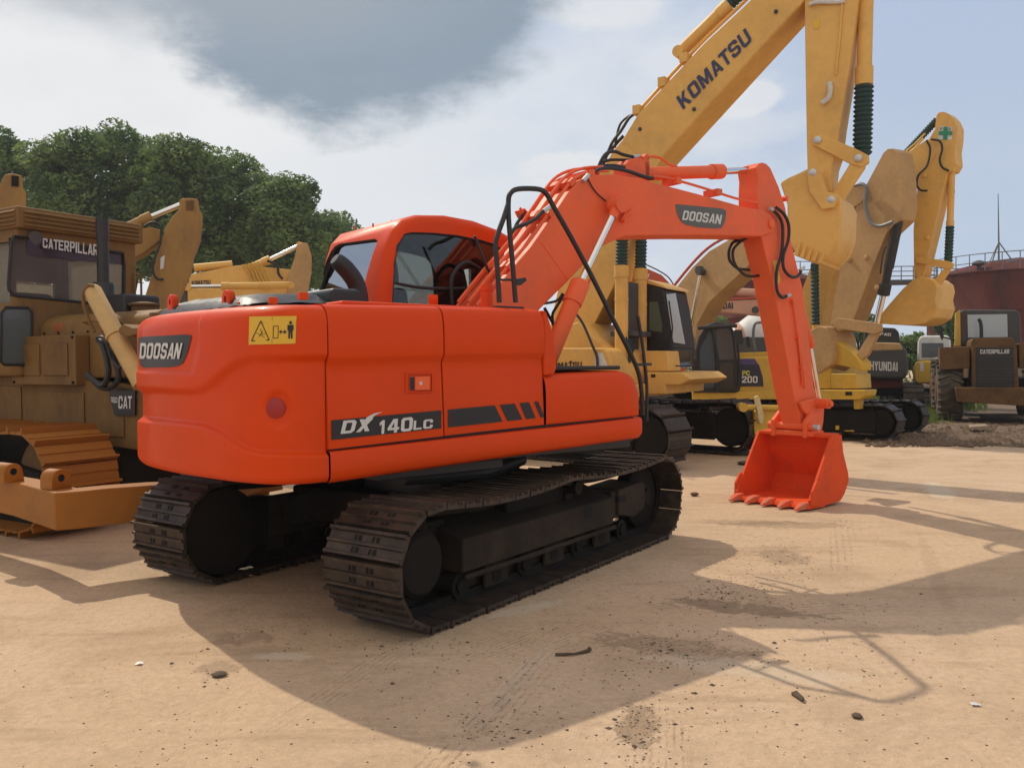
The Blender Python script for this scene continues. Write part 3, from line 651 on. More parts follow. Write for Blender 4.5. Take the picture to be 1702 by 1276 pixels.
# door details
def door_details():
    # latch: recess frame, dark pocket, pull plate, lock
    m = MB(); n0 = (-U.L).normalized()
    for a_, b_, c_, d_ in ((673, 619, 719, 621.5), (673, 650, 719, 652.5), (673, 619, 675.5, 652), (716.5, 619, 719, 652)):
        m.prism([on(d1, x, y, .001) for x, y in rect(a_, b_, c_, d_)], n0*.009)
    f = m.build('door_latch', M['orange'], d1, bevel=.002)
    m = MB(); dpoly_mb(m, rect(680, 626, 712, 648), d1, .007, 2, 2); m.build('latch_pocket', M['redp'], d1)
    m = MB(); dpoly_mb(m, rect(680.5, 627, 687, 648), d1, .009, 2, 2); m.build('latch_slot', M['blackd'], d1)
    a = on(d1, 697, 637.5, .012); n = (-U.L).normalized()
    m = MB(); m.lathe(a-n*.006, n, [(0, .014), (.012, .014), (.014, .008)], 18); m.build('lock', M['bolt'], d1)
    q = [(688, 648.5), (712, 647.5), (712, 625.5), (688, 626)]
    m = MB(); pts = [on(d1, x, y, .009) for x, y in q]; m.prism(pts, n*.010).build('latch_pull', M['orange2'], d1, bevel=.002)
    # black stripe with its slanted bars
    def yt(x): return 698.6+(x-549)*(667-698.6)/(891-549)
    def yb(x): return 731+(x-550.5)*(693-731)/(905-550.5)
    dpoly([(550, yt(550)), (733, yt(733)), (733, yb(733)), (550, yb(550))], d1, M['blackd'], d1, 'stripe', .004, 8, 3)
    dpoly([(744, yt(744)), (822, yt(822)), (835, yb(835)), (744, yb(744))], d2, M['blackd'], d2, 'stripe', .004, 20, 3)
    for a, b, c, d in ((830, 855, 868, 843), (863, 879, 890, 874), (887, 894, 905, 898)):
        dpoly([(a, yt(a)), (b, yt(b)), (c, yb(c)), (d, yb(d))], d2, M['blackd'], d2, 'stripe', .004, 24, 3)
    dtext('DX', [(565, 721), (613, 716), (620, 695), (570, 699)], d1, M['white'], d1, .06, .0)
    m = MB(); m.add([on(d1, x, y, .008) for x, y in ((603, 700), (612, 702), (622, 690), (635, 684), (620, 687), (609, 693))], [(0, 1, 2, 3, 4, 5)]); m.build('lettering', M['white'], d1, fix=False)
    dtext('140', [(628, 721.5), (684, 715.5), (686, 692.5), (629, 699)], d1, M['white'], d1, .08)
    dtext('LC', [(686, 714.5), (718, 711), (719, 696), (687, 699)], d1, M['white'], d1, .08)
door_details()

# -------- cab
def cab():
    Y0, Y1 = .05, 1.17
    side = [(-.50, 1.15), (-.50, 2.10), (-.43, 2.45), (-.37, 2.62), (-.28, 2.715), (-.12, 2.765), (.15, 2.79), (.45, 2.775), (.72, 2.72), (.90, 2.655), (1.00, 2.56), (1.06, 2.35), (1.12, 1.7), (1.12, 1.15)]
    m = MB(); m.prism([U.w(x, Y0, z) for x, z in side], U.L*(Y1-Y0)); c = m.build('cab', M['orange'], ex, bevel=.085, seg=5)
    cut = []
    def cutter(pts, vec, bev=.03):
        k = MB(); k.prism(pts, vec); o = k.build('cutter', M['black'], ex, bevel=bev); cut.append(o)
    inn = [(-.44, 1.2), (-.44, 2.1), (-.37, 2.43), (-.31, 2.58), (-.20, 2.66), (.1, 2.70), (.5, 2.69), (.8, 2.62), (.94, 2.5), (1.0, 2.3), (1.07, 1.7), (1.07, 1.2)]
    cutter([U.w(x, Y0+.06, z) for x, z in inn], U.L*(Y1-Y0-.12), .04)
    win = [(651, 520), (655, 440), (661, 408), (672, 389), (684, 386), (720, 387), (760, 391), (800, 399), (826, 407), (836, 417), (839, 440), (842, 520)]
    wp = [U.loc(U.u(x, y, Y=Y0)) for x, y in win]
    cutter([U.w(p.x, Y0-.2, p.z) for p in wp], U.L*.30, .0)
    cutter([U.w(p.x, Y1-.1, p.z) for p in wp], U.L*.30, .0)
    rw = [(523, 505), (537, 417), (541, 408), (548, 403.5), (608, 395.5), (614, 399), (614, 408), (603, 505)]
    rp = [U.loc(U.u(x, y, X=-.47)) for x, y in rw]
    cutter([U.w(-.8, p.y, p.z) for p in rp], U.F*.62, .0)
    cutter([U.w(.95, y, z) for y, z in ((Y0+.13, 1.5), (Y1-.13, 1.5), (Y1-.13, 2.52), (Y0+.13, 2.52))], U.F*.5, .0)
    bool_cut(c, cut)
    def pane(pts, vec, name='window', mat='glass'):
        k = MB(); k.prism(pts, vec); return k.build(name, M[mat], c)
    s_ = U.L*.006
    g1 = pane([U.w(p.x, Y0+.02, p.z) for p in wp], s_, mat='glassd'); g2 = pane([U.w(p.x, Y1-.026, p.z) for p in wp], s_)
    pane([U.w(-.44+max(0, (p.z-2.1))*.19, p.y, p.z) for p in rp], U.F*.006, mat='glassr')
    pane([U.w(1.085, y, z) for y, z in ((Y0+.12, 1.5), (Y1-.12, 1.5), (Y1-.12, 2.53), (Y0+.12, 2.53))], U.F*.006)
    def seal(pts, r, par):
        k = MB(); k.tube(pts+[pts[0]], r, 8, False); k.build('window_seal', M['rubber'], c)
    seal([U.w(p.x, Y0+.012, p.z) for p in wp], .013, g1); seal([U.w(-.455+max(0, p.z-2.1)*.19, p.y, p.z) for p in rp], .014, c)
    # seat, steering console, levers
    m = MB(); m.box(U, -.05, .42, .38, .85, 1.50, 1.68)
    m.prism([U.w(x, .40, z) for x, z in ((-.10, 1.66), (.06, 1.66), (-.02, 2.20), (-.16, 2.20))], U.L*.43)
    m.prism([U.w(x, .47, z) for x, z in ((-.15, 2.23), (-.04, 2.23), (-.07, 2.45), (-.18, 2.45))], U.L*.29)
    m.build('operator_seat', M['seat'], c, bevel=.045, seg=3)
    m = MB(); m.box(U, -.1, .5, .14, .34, 1.5, 1.92); m.box(U, -.1, .5, .89, 1.06, 1.5, 1.92); m.box(U, .84, .98, .5, .7, 1.3, 1.95)
    m.tube([U.w(.45, .22, 1.9), U.w(.50, .22, 2.08)], .02); m.tube([U.w(.45, .98, 1.9), U.w(.50, .98, 2.08)], .02); m.tube([U.w(.72, .6, 1.3), U.w(.72, .6, 2.14)], .02)
    m.build('control_consoles', M['seat'], c, bevel=.02)
    m = MB(); hose(m, U, [(752, 506), (750, 470), (757, 450), (775, 436), (800, 450), (815, 470)], -.05, .017)
    hose(m, U, [(655, 470), (700, 478), (752, 480), (800, 478), (845, 480)], -.02, .013)
    m.build('hydraulic_hose', M['rubber'], ex, split=True)
    m = MB(); hose(m, U, [(789, 392), (800, 420), (812, 450), (826, 470)], -.3, .011); m.build('wiper_arm', M['black'], ex)
    m = MB()
    for px, py in ((620, 369), (650, 364), (590, 374), (735, 367), (822, 396)): m.lathe(U.u(px, py+4, Y=.25)-Vector((0, 0, .02)), (0, 0, 1), [(0, .008), (.026, .007), (.03, .003)], 8)
    m.build('roof_bolt', M['orange'], c, split=True)
cab()

# -------- handrail, mirror bracket
def rail():
    m = MB(); Y = -1.08; r = .0185
    m.tube(smooth_path([U.u(x, y, Y=Y) for x, y in ((857, 503), (852, 440), (846, 372), (845, 336), (848, 322), (858, 315), (880, 313.5), (900, 316), (910, 325), (922, 347), (950, 396), (985, 462), (1020, 533), (1048, 588), (1062, 622), (1067, 660), (1068, 690))], 4), r, 12)
    m.tube(smooth_path([U.u(x, y, Y=Y) for x, y in ((830, 503), (827, 450), (824, 408), (828, 388), (838, 360), (845, 338))], 4), r, 12)
    a = U.loc(U.u(857, 503, Y=Y)); b = U.loc(U.u(830, 503, Y=Y)); m.box(U, b.x-.04, a.x+.05, Y-.03, Y+.03, 1.942, 1.957)
    o = m.build('handrail', M['black'], ex)
    m = MB(); m.tube([U.u(x, y, Y=Y) for x, y in ((825, 465), (868, 465))], .009, 8); m.ppx(U, [(857, 464), (873, 461), (876, 466), (866, 474), (858, 472)], Y-.02, .03)
    m.build('mirror_bracket', M['black'], o)
    m = MB(); m.tube(smooth_path([U.u(x, y, Y=-1.02) for x, y in ((1060, 525), (1066, 560), (1071, 600), (1075, 640), (1075, 700))], 4), .014, 10)
    m.tube([U.u(1060, 606, Y=-1.02), U.u(1082, 605, Y=-1.02)], .012, 8)
    m.build('handrail', M['black'], ex)
rail()

# -------- boom, arm, cylinders, bucket
BY, AY = -.49, -.46
boom_px = [(790, 570), (800, 512), (839, 462), (884, 409), (921, 356), (945, 320), (962, 301), (986, 291), (1016, 289), (1066, 296), (1087, 303), (1160, 322), (1242, 345), (1268, 348), (1282, 356), (1288, 371), (1285, 387), (1264, 393), (1239, 392), (1150, 391), (1059, 392), (1040, 393), (1020, 400), (1001, 410), (988, 422), (948, 464), (897, 515), (850, 575)]
def boom():
    m = MB(); m.ppx(U, boom_px, BY, .34); b = m.build('boom', M['orange2'], ex, bevel=.014)
    dpoly([(1122, 341), (1125, 339.5), (1160, 343), (1200, 347), (1206, 350), (1206.5, 358), (1203, 372), (1199, 378.5), (1190, 380), (1160, 378), (1140, 374), (1131, 368), (1125, 356)], b, M['greyd'], b, 'badge', .004, 24, 4)
    dtext('DOOSAN', [(1132.5, 365.5), (1196.5, 373), (1199.5, 357.5), (1136, 350)], b, M['white'], b, .06)
    m = MB(); a = U.u(1026, 341, Y=BY)                          # cylinder pin boss
    m.lathe(a-U.L*.0, -U.L, [(-.2, .075), (.06, .075), (.07, .07)], 30); m.lathe(a, -U.L, [(.06, .045), (.085, .045), (.09, .03)], 24)
    a = U.u(1281, 372, Y=BY); m.lathe(a, -U.L, [(-.1, .05), (.02, .05), (.025, .03)], 24)
    a2 = U.u(1072, 262, Y=-.36); m.lathe(a2, -U.L, [(-.3, .03), (.03, .03)], 16)
    m.build('pivot_pin', M['orange2'], b, bevel=.003)
    m = MB(); m.tube([U.u(1040, 352, Y=BY-.03), U.u(1033, 367, Y=BY-.03)], .012, 8); m.tube([U.u(1033, 367, Y=BY-.03), U.u(1040, 360, Y=BY-.03), U.u(1053, 349, Y=BY-.03)], [.010, .012, .016], 10); m.lathe(U.u(1033, 367, Y=BY), -U.L, [(0, .018), (.05, .018)], 12)
    m.build('grease_fitting', M['orange2'], b)
    m = MB(); hose(m, U, [(977, 297), (985, 312), (995, 324), (1007, 334)], BY-.012, .006); m.build('grease_line', M['rubber'], b)
    # weld seams
    m = MB(); m.tube([U.u(x, y, Y=BY-.001) for x, y in ((898, 402), (920, 432), (943, 464))], .003, 6); m.build('weld_seam', M['orange2'], b)
    # steel pipes along the back of the boom
    bp = [U.loc(U.u(x, y, Y=BY)) for x, y in boom_px[1:9]]
    bp = smooth_path(bp, 3)
    pm = MB()
    for j, (dy, off) in enumerate(((.03, .030), (.09, .075), (.15, .03), (.22, .085), (.28, .04))):
        pts = []
        for i, p in enumerate(bp):
            a, c = bp[max(i-1, 0)], bp[min(i+1, len(bp)-1)]; t = (c-a).normalized(); n = Vector((-t.z, 0, t.x))
            o = off+(.10 if i < 6 else 0)*0
            pts.append(U.w(p.x+n.x*o, BY+dy, p.z+n.z*o))
        pm.tube(pts, .0135, 8)
    for i in (4, 9, 14, 18):
        p = bp[i]; a, c = bp[i-1], bp[i+1]; t = (c-a).normalized(); n = Vector((-t.z, 0, t.x))
        q = [U.w(p.x+t.x*s*.035+n.x*k, BY+.01, p.z+t.z*s*.035+n.z*k) for s, k in ((-1, .0), (1, .0), (1, .05), (-1, .05))]
        pm.prism(q, U.L*.3)
    pm.build('hydraulic_pipe', M['orange2'], b, split=True)
    pm = MB()
    for dy, off in ((.04, 0), (.12, .0)):
        pts = [(1085, 296), (1110, 299), (1140, 307), (1180, 319), (1220, 332), (1262, 342), (1278, 347)]
        pm.tube(smooth_path([U.u(x, y-3, Y=BY+dy) for x, y in pts], 3), .013, 8)
    for px, py in ((1118, 302), (1186, 321)): c = U.u(px, py, Y=BY+.08); l = U.loc(c); pm.box(U, l.x-.035, l.x+.035, BY+.0, BY+.18, l.z-.03, l.z+.03)
    pm.build('hydraulic_pipe', M['orange2'], b, split=True)
    hm = MB()
    hose(hm, U, [(988, 286), (1000, 281), (1020, 280), (1045, 285), (1068, 293), (1085, 297)], BY+.03, .017)
    hose(hm, U, [(988, 282), (1005, 276), (1030, 277), (1060, 288), (1080, 294)], BY+.12, .017)
    hose(hm, U, [(995, 277), (1002, 262), (1010, 254), (1022, 252), (1035, 257), (1052, 261)], BY+.15, .016)
    hose(hm, U, [(1000, 270), (1015, 266), (1035, 266), (1050, 266)], BY+.2, .014)
    hose(hm, U, [(849, 388), (858, 378), (875, 372), (892, 362), (902, 352), (912, 345)], BY-.02, .017)
    hose(hm, U, [(850, 396), (858, 374), (866, 362), (872, 352)], BY+.3, .015)
    hm.build('hydraulic_hose', M['rubber'], b, split=True)
    fm = MB(); fm.cyl(U.u(903, 352, Y=BY-.02), U.u(916, 342, Y=BY-.02), .021, 12); fm.cyl(U.u(969, 301, Y=BY-.02), U.u(978, 291, Y=BY-.02), .02, 12); fm.cyl(U.u(1052, 261, Y=BY+.15), U.u(1062, 260, Y=BY+.15), .018, 12)
    fm.build('hose_fitting', M['bolt'], b, split=True)
    pm = MB(); pm.tube(smooth_path([U.u(x, y, Y=BY+.15) for x, y in ((1062, 260), (1072, 261), (1085, 260), (1098, 263), (1112, 273), (1125, 277))], 4), .012, 8)
    pm.ppx(U, [(1071, 260), (1079, 260), (1080, 297), (1074, 298)], BY+.1, .05); pm.ppx(U, [(862, 350), (872, 346), (882, 356), (877, 366), (868, 362)], BY+.3, .06); pm.tube([U.u(864, 345, Y=BY+.3), U.u(872, 360, Y=BY+.3)], .012, 8)
    pm.build('pipe_bracket', M['orange2'], b, bevel=.003, split=True)
boom()
def cylinder(name, fr, base, head, rodend, Y, rb, rr, mat, rodmat='chrome', parent=ex, collar=1.16, eye=True):
    a, h, e = fr.u(*base, Y=Y), fr.u(*head, Y=Y), fr.u(*rodend, Y=Y); t = (h-a).normalized(); m = MB(); L = (h-a).length
    m.lathe(a, t, [(0, rb*.9), (.01, rb), (L-3*rb, rb), (L-3*rb, rb*collar), (L-.4*rb, rb*collar), (L-.1*rb, rb*.95), (L, rb*.8)], 28)
    if eye: m.lathe(a-fr.L*rb*.8, fr.L, [(0, rb), (rb*1.6, rb)], 24)
    c = m.build(name, mat, parent, ang=40); m = MB(); m.cyl(h-t*.02, e, rr, 20); m.build('rod', M[rodmat], c)
    if eye: m = MB(); m.lathe(e-fr.L*rb*.8, fr.L, [(0, rb*.95), (rb*1.6, rb*.95)], 24); m.lathe(e-t*rb*.6, -t, [(0, rr*1.5), (rb*1.2, rr*1.3)], 18); m.build('rod_eye', mat, c)
    return c
def arms():
    bc = cylinder('boom_cylinder', U, (884, 665), (966, 467), (1026, 341), -.60, .072, .030, M['orange2'])
    m = MB(); p0, p1 = U.u(925, 575, Y=-.60), U.u(975, 480, Y=-.60)
    hose(m, U, [(905, 512), (915, 530), (922, 545), (918, 560)], -.45, .013); hose(m, U, [(938, 490), (925, 510), (918, 525), (922, 548)], -.42, .012); hose(m, U, [(900, 505), (925, 500), (935, 488)], -.42, .011)
    m.build('hydraulic_hose', M['rubber'], ex, split=True)
    m = MB(); m.tube([U.u(985, 455, Y=-.60+.085), U.u(955, 525, Y=-.60+.085), U.u(940, 560, Y=-.60+.085)], .011, 8); m.build('hydraulic_pipe', M['orange2'], bc)
    a, h, e = (U.u(884, 665, Y=-.60)+U.L*.56, U.u(966, 467, Y=-.60)+U.L*.56, U.u(1026, 341, Y=-.60)+U.L*.56)
    t = (h-a).normalized(); L = (h-a).length; m = MB(); m.lathe(a, t, [(0, .065), (.01, .072), (L-.2, .072), (L-.2, .083), (L, .083)], 28); c2 = m.build('boom_cylinder', M['orange2'], ex); m = MB(); m.cyl(h, e, .03, 20); m.build('rod', M['chrome'], c2)
    # arm cylinder on top of the boom
    cylinder('arm_cylinder', U, (1050, 290), (1201, 285), (1250, 283), -.32, .062, .032, M['orange2'], collar=1.22)
    m = MB(); m.ppx(U, [(1060, 262), (1080, 268), (1085, 300), (1040, 296), (1040, 272), (1050, 264)], -.39, .16); m.build('cylinder_bracket', M['orange2'], ex, bevel=.01)
    arm_px = [(1257, 278), (1262, 272), (1268, 270), (1274, 272), (1281, 279), (1295, 311), (1306, 346), (1316, 406), (1326, 445), (1334, 477), (1341, 530), (1348, 590), (1353, 640), (1358, 664), (1367, 676), (1366, 716), (1350, 719), (1333, 716), (1316, 640), (1299, 547), (1282, 460), (1265, 392), (1262, 350), (1259, 335), (1259, 315), (1260, 297)]
    m = MB(); m.ppx(U, arm_px, AY, .24); a = m.build('arm', M['orange2'], ex, bevel=.012)
    m = MB()
    for pts in (((1334, 640), (1330, 590), (1322, 530), (1318, 500)), ((1338, 645), (1333, 600), (1327, 560))): m.tube(smooth_path([U.u(x, y, Y=AY-.02) for x, y in pts], 3), .011, 8)
    for px, py in ((1318, 500), (1327, 560), (1333, 610)): c = U.loc(U.u(px, py, Y=AY-.02)); m.box(U, c.x-.03, c.x+.03, AY-.04, AY+.01, c.z-.02, c.z+.02)
    for px, py, r in ((1306, 330, .03), (1353, 690, .06)): m.lathe(U.u(px, py, Y=AY), -U.L, [(-.05, r), (.015, r), (.02, r*.7)], 20)
    m.build('hydraulic_pipe', M['orange2'], a, bevel=.002, split=True)
    dpoly([(1284, 434), (1291, 432), (1297, 466), (1291, 475), (1289, 470)], a, M['ydecal'], a, 'warning_label', .004, 8, 3)
    m = MB()
    hose(m, U, [(1281, 347), (1292, 356), (1300, 372), (1301, 400), (1298, 425), (1291, 450), (1291, 480), (1299, 494), (1308, 492)], AY-.05, .017)
    hose(m, U, [(1290, 345), (1303, 356), (1311, 375), (1310, 400), (1302, 425), (1303, 447), (1315, 460), (1327, 458), (1333, 446)], AY-.07, .017)
    hose(m, U, [(1238, 400), (1220, 402), (1212, 415), (1213, 433), (1226, 446), (1240, 448), (1260, 450)], AY+.25, .016)
    hose(m, U, [(1242, 395), (1228, 404), (1218, 418), (1222, 440), (1240, 458), (1262, 458)], AY+.15, .015)
    m.build('hydraulic_hose', M['rubber'], a, split=True)
    m = MB(); m.cyl(U.u(1307, 492, Y=AY-.05), U.u(1313, 490, Y=AY-.05), .02, 12); m.cyl(U.u(1330, 450, Y=AY-.07), U.u(1336, 444, Y=AY-.07), .02, 12); m.cyl(U.u(1279, 346, Y=AY-.05), U.u(1284, 349, Y=AY-.05), .02, 12); m.build('hose_fitting', M['bolt'], a, split=True)
    # bucket cylinder behind the arm
    f = lambda x, y: U.u(x, y, Y=-.33)
    m = MB(); p, q, e = f(1318, 470), f(1346, 575), f(1362, 668); m.cyl(p, q, .05, 24); m.lathe(q, (q-p), [(-.12, .058), (0, .058), (.02, .045)], 24); c = m.build('bucket_cylinder', M['orange2'], ex)
    m = MB(); m.cyl(q, e, .028, 18); m.build('rod', M['chrome'], c)
    # linkage
    m = MB(); a0 = U.u(1379, 671, Y=-.66); m.cyl(a0, a0+U.L*.60, .055, 26); m.cyl(a0-U.L*.03, a0+U.L*.64, .032, 20)
    m.build('link_pin', M['orange2'], ex, bevel=.004)
    m = MB()
    for Y in (-.51, -.17): m.ppx(U, [(1330, 668), (1362, 660), (1371, 668), (1369, 700), (1366, 716), (1345, 716), (1343, 690), (1336, 682)], Y, .04)
    m.build('bucket_link', M['orange2'], ex, bevel=.008, split=True)
    # bucket
    Y0, W = -.83, .94
    prof_px = [(1383, 725), (1399, 722), (1402, 753), (1410, 786), (1411, 799), (1404, 820), (1397, 832), (1362, 843), (1349, 846), (1347, 832), (1355, 808)]
    P = [U.loc(U.u(x, y, Y=Y0)) for x, y in prof_px]
    sidep = [(p.x, max(p.z, .012)) for p in P]
    m = MB()
    for Y in (Y0, Y0+W-.03): m.prism([U.w(x, Y, z) for x, z in sidep], U.L*.03)
    shell = sidep[1:9]; th = .03; rows_o = []
    sm = smooth_path([Vector((x, 0, z)) for x, z in shell], 5)
    outer, inner = [], []
    for i, p in enumerate(sm):
        a_, b_ = sm[max(i-1, 0)], sm[min(i+1, len(sm)-1)]; t = (b_-a_).normalized(); n = Vector((t.z, 0, -t.x))
        outer.append(p); inner.append(p+n*th)
    cx = sum(p.x for p in sm)/len(sm)
    if (inner[len(sm)//2].x-outer[len(sm)//2].x) > 0: inner = [p*2-q for p, q in zip(outer, inner)]
    loop = outer+inner[::-1]
    for i in range(len(sm)-1):
        q = [outer[i], outer[i+1], inner[i+1], inner[i]]
        m.prism([U.w(v.x, Y0+.031, v.z) for v in q], U.L*(W-.062))
    # top plate and lip
    tp = [(sidep[0][0]-.0, sidep[0][1]), (sidep[1][0], sidep[1][1])]
    m.prism([U.w(tp[0][0], Y0+.031, tp[0][1]-.02), U.w(tp[1][0], Y0+.031, tp[1][1]-.02), U.w(tp[1][0], Y0+.031, tp[1][1]+.012), U.w(tp[0][0], Y0+.031, tp[0][1]+.012)], U.L*(W-.062))
    lipx = sidep[8][0]; m.prism([U.w(lipx-.08, Y0-.005, .02), U.w(lipx+.25, Y0-.005, .014), U.w(lipx+.25, Y0-.005, .045), U.w(lipx-.06, Y0-.005, .06)], U.L*(W+.01))
    for Y in (Y0-.02, Y0+W-.005): m.prism([U.w(x, Y, z) for x, z in ((lipx-.02, .05), (lipx+.10, .05), (lipx+.16, .30), (lipx+.07, .30), (lipx-.01, .20))], U.L*.025)
    b = m.build('bucket', M['orange_in'], ex, bevel=.006, ang=50)
    m = MB()
    for Y in (-.55, -.15):
        m.prism([U.w(x, Y, z) for x, z in ((sidep[0][0]-.05, .72), (sidep[1][0]+.02, .70), (sidep[1][0]+.02, .95), (sidep[0][0]+.08, 1.0), (sidep[0][0]-.05, .90))], U.L*.045)
    a0 = U.w(sidep[0][0]+.02, -.60, .84); m.cyl(a0, a0+U.L*.56, .045, 20)
    m.box(U, sidep[0][0]-.03, sidep[1][0], -.62, -.1, .735, .79)
    m.build('bucket_ears', M['orange2'], b, bevel=.008)
    m = MB(); a0 = U.w(sidep[0][0]+.02, -.66, .84); m.cyl(a0, a0+U.L*.06, .032, 16); m.build('pivot_pin', M['bolt'], b)
    for k in range(5):
        yc = Y0+.06+k*(W-.12)/4; m = MB(); x1 = lipx-.02
        w0, w1 = .052, .016
        vs = []
        for X, w, z0, z1 in ((x1+.02, .055, .018, .088), (x1-.08, .050, .018, .080), (x1-.19, .018, .016, .032)):
            vs += [U.w(X, yc-w, z0), U.w(X, yc+w, z0), U.w(X, yc+w*.8, z1), U.w(X, yc-w*.8, z1)]
        fs = [(0, 1, 2, 3), (8, 9, 10, 11)]+[(i*4+j, i*4+(j+1) % 4, (i+1)*4+(j+1) % 4, (i+1)*4+j) for i in range(2) for j in range(4)]
        m.add(vs, fs); m.build('tooth', M['tooth'], b, bevel=.007)
arms()
# ================================================================== the machines round it
def px_prism(name, fr, pts, Y, th, mat, parent, bevel=.012, ang=35, label=None):
    m = MB(); m.ppx(fr, pts, Y, th); return m.build(name, M[mat] if isinstance(mat, str) else mat, parent, bevel=bevel, ang=ang, label=label)
def rod_cyl(name, fr, a, h, e, Y, rb, rr, mat, parent, rodmat='chrome', bell=0, br=None):
    A, H, E_ = fr.u(*a, Y=Y), fr.u(*h, Y=Y), fr.u(*e, Y=Y); t = (H-A).normalized(); L = (H-A).length; m = MB()
    m.lathe(A, t, [(0, rb*.9), (.02, rb), (L-rb*2, rb), (L-rb*2, rb*1.12), (L, rb*1.12), (L+.005, rb*.8)], 22)
    m.lathe(A-fr.L*rb, fr.L, [(0, rb*.9), (2*rb, rb*.9)], 16)
    c = m.build(name, M[mat], parent, ang=40)
    m = MB(); m.cyl(H-t*.02, E_, rr, 14); m.build('rod', M[rodmat], c); m = MB(); m.lathe(E_-fr.L*rr*1.6, fr.L, [(0, rr*1.7), (rr*3.2, rr*1.7)], 16); m.build('rod_eye', M[mat], c)
    if bell: m = MB(); m.bellows(H+t*.01, E_-t*.05, br or rb*1.2, bell); m.build('bellows', M['bellow'], c, ang=20)
    return c
def bolts_or_gaps(fr, pts, Y, r, parent, mat='bolt', name='pin'):
    m = MB()
    for x, y in pts: m.lathe(fr.u(x, y, Y=Y), -fr.L, [(-.05, r), (.02, r), (.03, r*.7)], 14)
    m.build(name, M[mat], parent, split=True)

# ------------------------------------------------------------------ bulldozer on the left
D = Fr(-4.82, 9.61, -31)
dz = thing('bulldozer', (-4.82, 9.61, 0), 'ochre bulldozer with louvred cab roof and black exhaust stack, no blade on its push frame', 'bulldozer')
def dozer():
    for s in (-1, 1):
        y0, y1 = (-1.49, -.77) if s < 0 else (.77, 1.49)
        tr = crawler('track', dz, D, -1.25, 1.25, .455, .455, y0, y1, 36, M['dozer2'], sag=.02, humps=2, lift=.055, gh=.055, bars=(1, .0, .12), bolts_or_gaps=False)
        ym = (y0+y1)/2
        m = MB(); m.lathe(D.w(1.22, ym-.12, .51), D.L, [(0, .30), (.03, .39), (.08, .39), (.10, .34), (.16, .34), (.18, .39), (.23, .39), (.26, .30)], 30); m.build('idler_wheel', M['dozer'], tr)
        m = MB(); m.lathe(D.w(-1.22, ym-.05, .51), D.L, [(0, .36), (.1, .36)], 30); m.build('drive_sprocket', M['dozer'], tr)
        m = MB(); m.box(D, -1.0, 1.0, ym-.16, ym+.16, .28, .62); m.prism([D.w(x, ym-.2, z) for x, z in ((.7, .35), (1.35, .42), (1.35, .58), (.7, .66))], D.L*.4)
        for k in range(6): m.lathe(D.w(-.95+k*.38, ym-.14, .23), D.L, [(0, .10), (.28, .10)], 16)
        m.build('track_frame', M['steel_black'], tr, bevel=.015)
    m = MB(); m.box(D, -1.6, 1.4, -.54, .54, .35, 1.0); m.build('chassis', M['steel_black'], dz, bevel=.02)
    m = MB(); m.prism([D.w(x, -.56, z) for x, z in ((-1.6, .85), (-.2, .85), (0, .80), (1.72, .74), (1.80, .80), (1.84, 1.36), (.15, 1.46), (-1.6, 1.46))], D.L*1.12)
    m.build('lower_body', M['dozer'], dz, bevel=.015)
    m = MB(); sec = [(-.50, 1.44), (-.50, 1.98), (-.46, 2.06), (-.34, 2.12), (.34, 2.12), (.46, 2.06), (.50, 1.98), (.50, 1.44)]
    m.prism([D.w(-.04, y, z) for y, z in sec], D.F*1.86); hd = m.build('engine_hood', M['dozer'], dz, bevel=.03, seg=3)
    m = MB(); m.box(D, -.30, .86, -.66, -.505, 1.37, 1.885); pn = m.build('side_panel', M['dozer'], dz, bevel=.012)
    m = MB()
    for a, b in ((-.20, .24), (.30, .74)): m.box(D, a, b, -.674, -.663, 1.47, 1.80)
    for a, b in ((1.545, 1.565), (1.74, 1.76)): m.box(D, -.27, -.20, -.69, -.67, a, b)
    m.build('panel_cover', M['dozer'], pn, bevel=.008, split=True)
    m = MB()
    for k in range(7): m.lathe(D.w(-.2+k*.26, -.505, 1.92), -D.L, [(0, .013), (.012, .010)], 8)
    for k in range(6): m.lathe(D.w(-.15+k*.3, -.563, 1.40), -D.L, [(0, .013), (.012, .010)], 8)
    m.build('panel_bolt', M['steel_black'], hd, split=True)
    dtext('CAT', [(91, 549), (105.5, 548), (105, 537.5), (91, 538)], hd, M['redp'], hd, .05)
    b = MB(); b.prism([D.u(x, y, Y=-.59) for x, y in ((181, 651), (184, 646), (224, 646), (224, 690), (190, 690))], D.L*.012); bb = b.build('model_plate', M['blackd'], dz)
    dtext('CAT', [(197.5, 679), (220, 679), (220, 658), (198, 658)], bb, M['white'], bb, .05, off=.006)
    dtext('D6D', [(185, 669), (196, 669.5), (196, 660), (185, 659.5)], bb, M['white'], bb, .03, off=.006)
    m = MB()
    for X, z in ((-.26, 1.86), (.82, 1.86), (.82, 1.40), (-.26, 1.40)): m.lathe(D.w(X, -.66, z), -D.L, [(0, .016), (.014, .014)], 8)
    m.build('panel_bolt', M['steel_black'], pn, split=True)
    m = MB(); m.box(D, 1.0, 1.5, -.575, -.563, .86, 1.05); m.box(D, -1.2, -.3, -.575, -.563, .95, 1.35); m.box(D, .05, .85, -.575, -.563, .86, 1.30); m.build('side_cover', M['dozer'], dz, bevel=.006, split=True)
    m = MB(); m.tube([D.w(.9, -.50, 1.98), D.w(.9, -.60, 2.02), D.w(1.5, -.60, 2.0), D.w(1.5, -.50, 1.96)], .012, 8); m.build('grab_handle', M['dozer'], hd)
    m = MB(); m.tube([D.w(-.03, -.60, 3.0), D.w(0.06, -.60, 2.95)], .02, 8); m.lathe(D.w(.04, -.60, 2.93), D.F, [(0, .04), (.05, .07), (.06, .07)], 16); m.build('work_lamp', M['darkgrey'], dz, split=False)
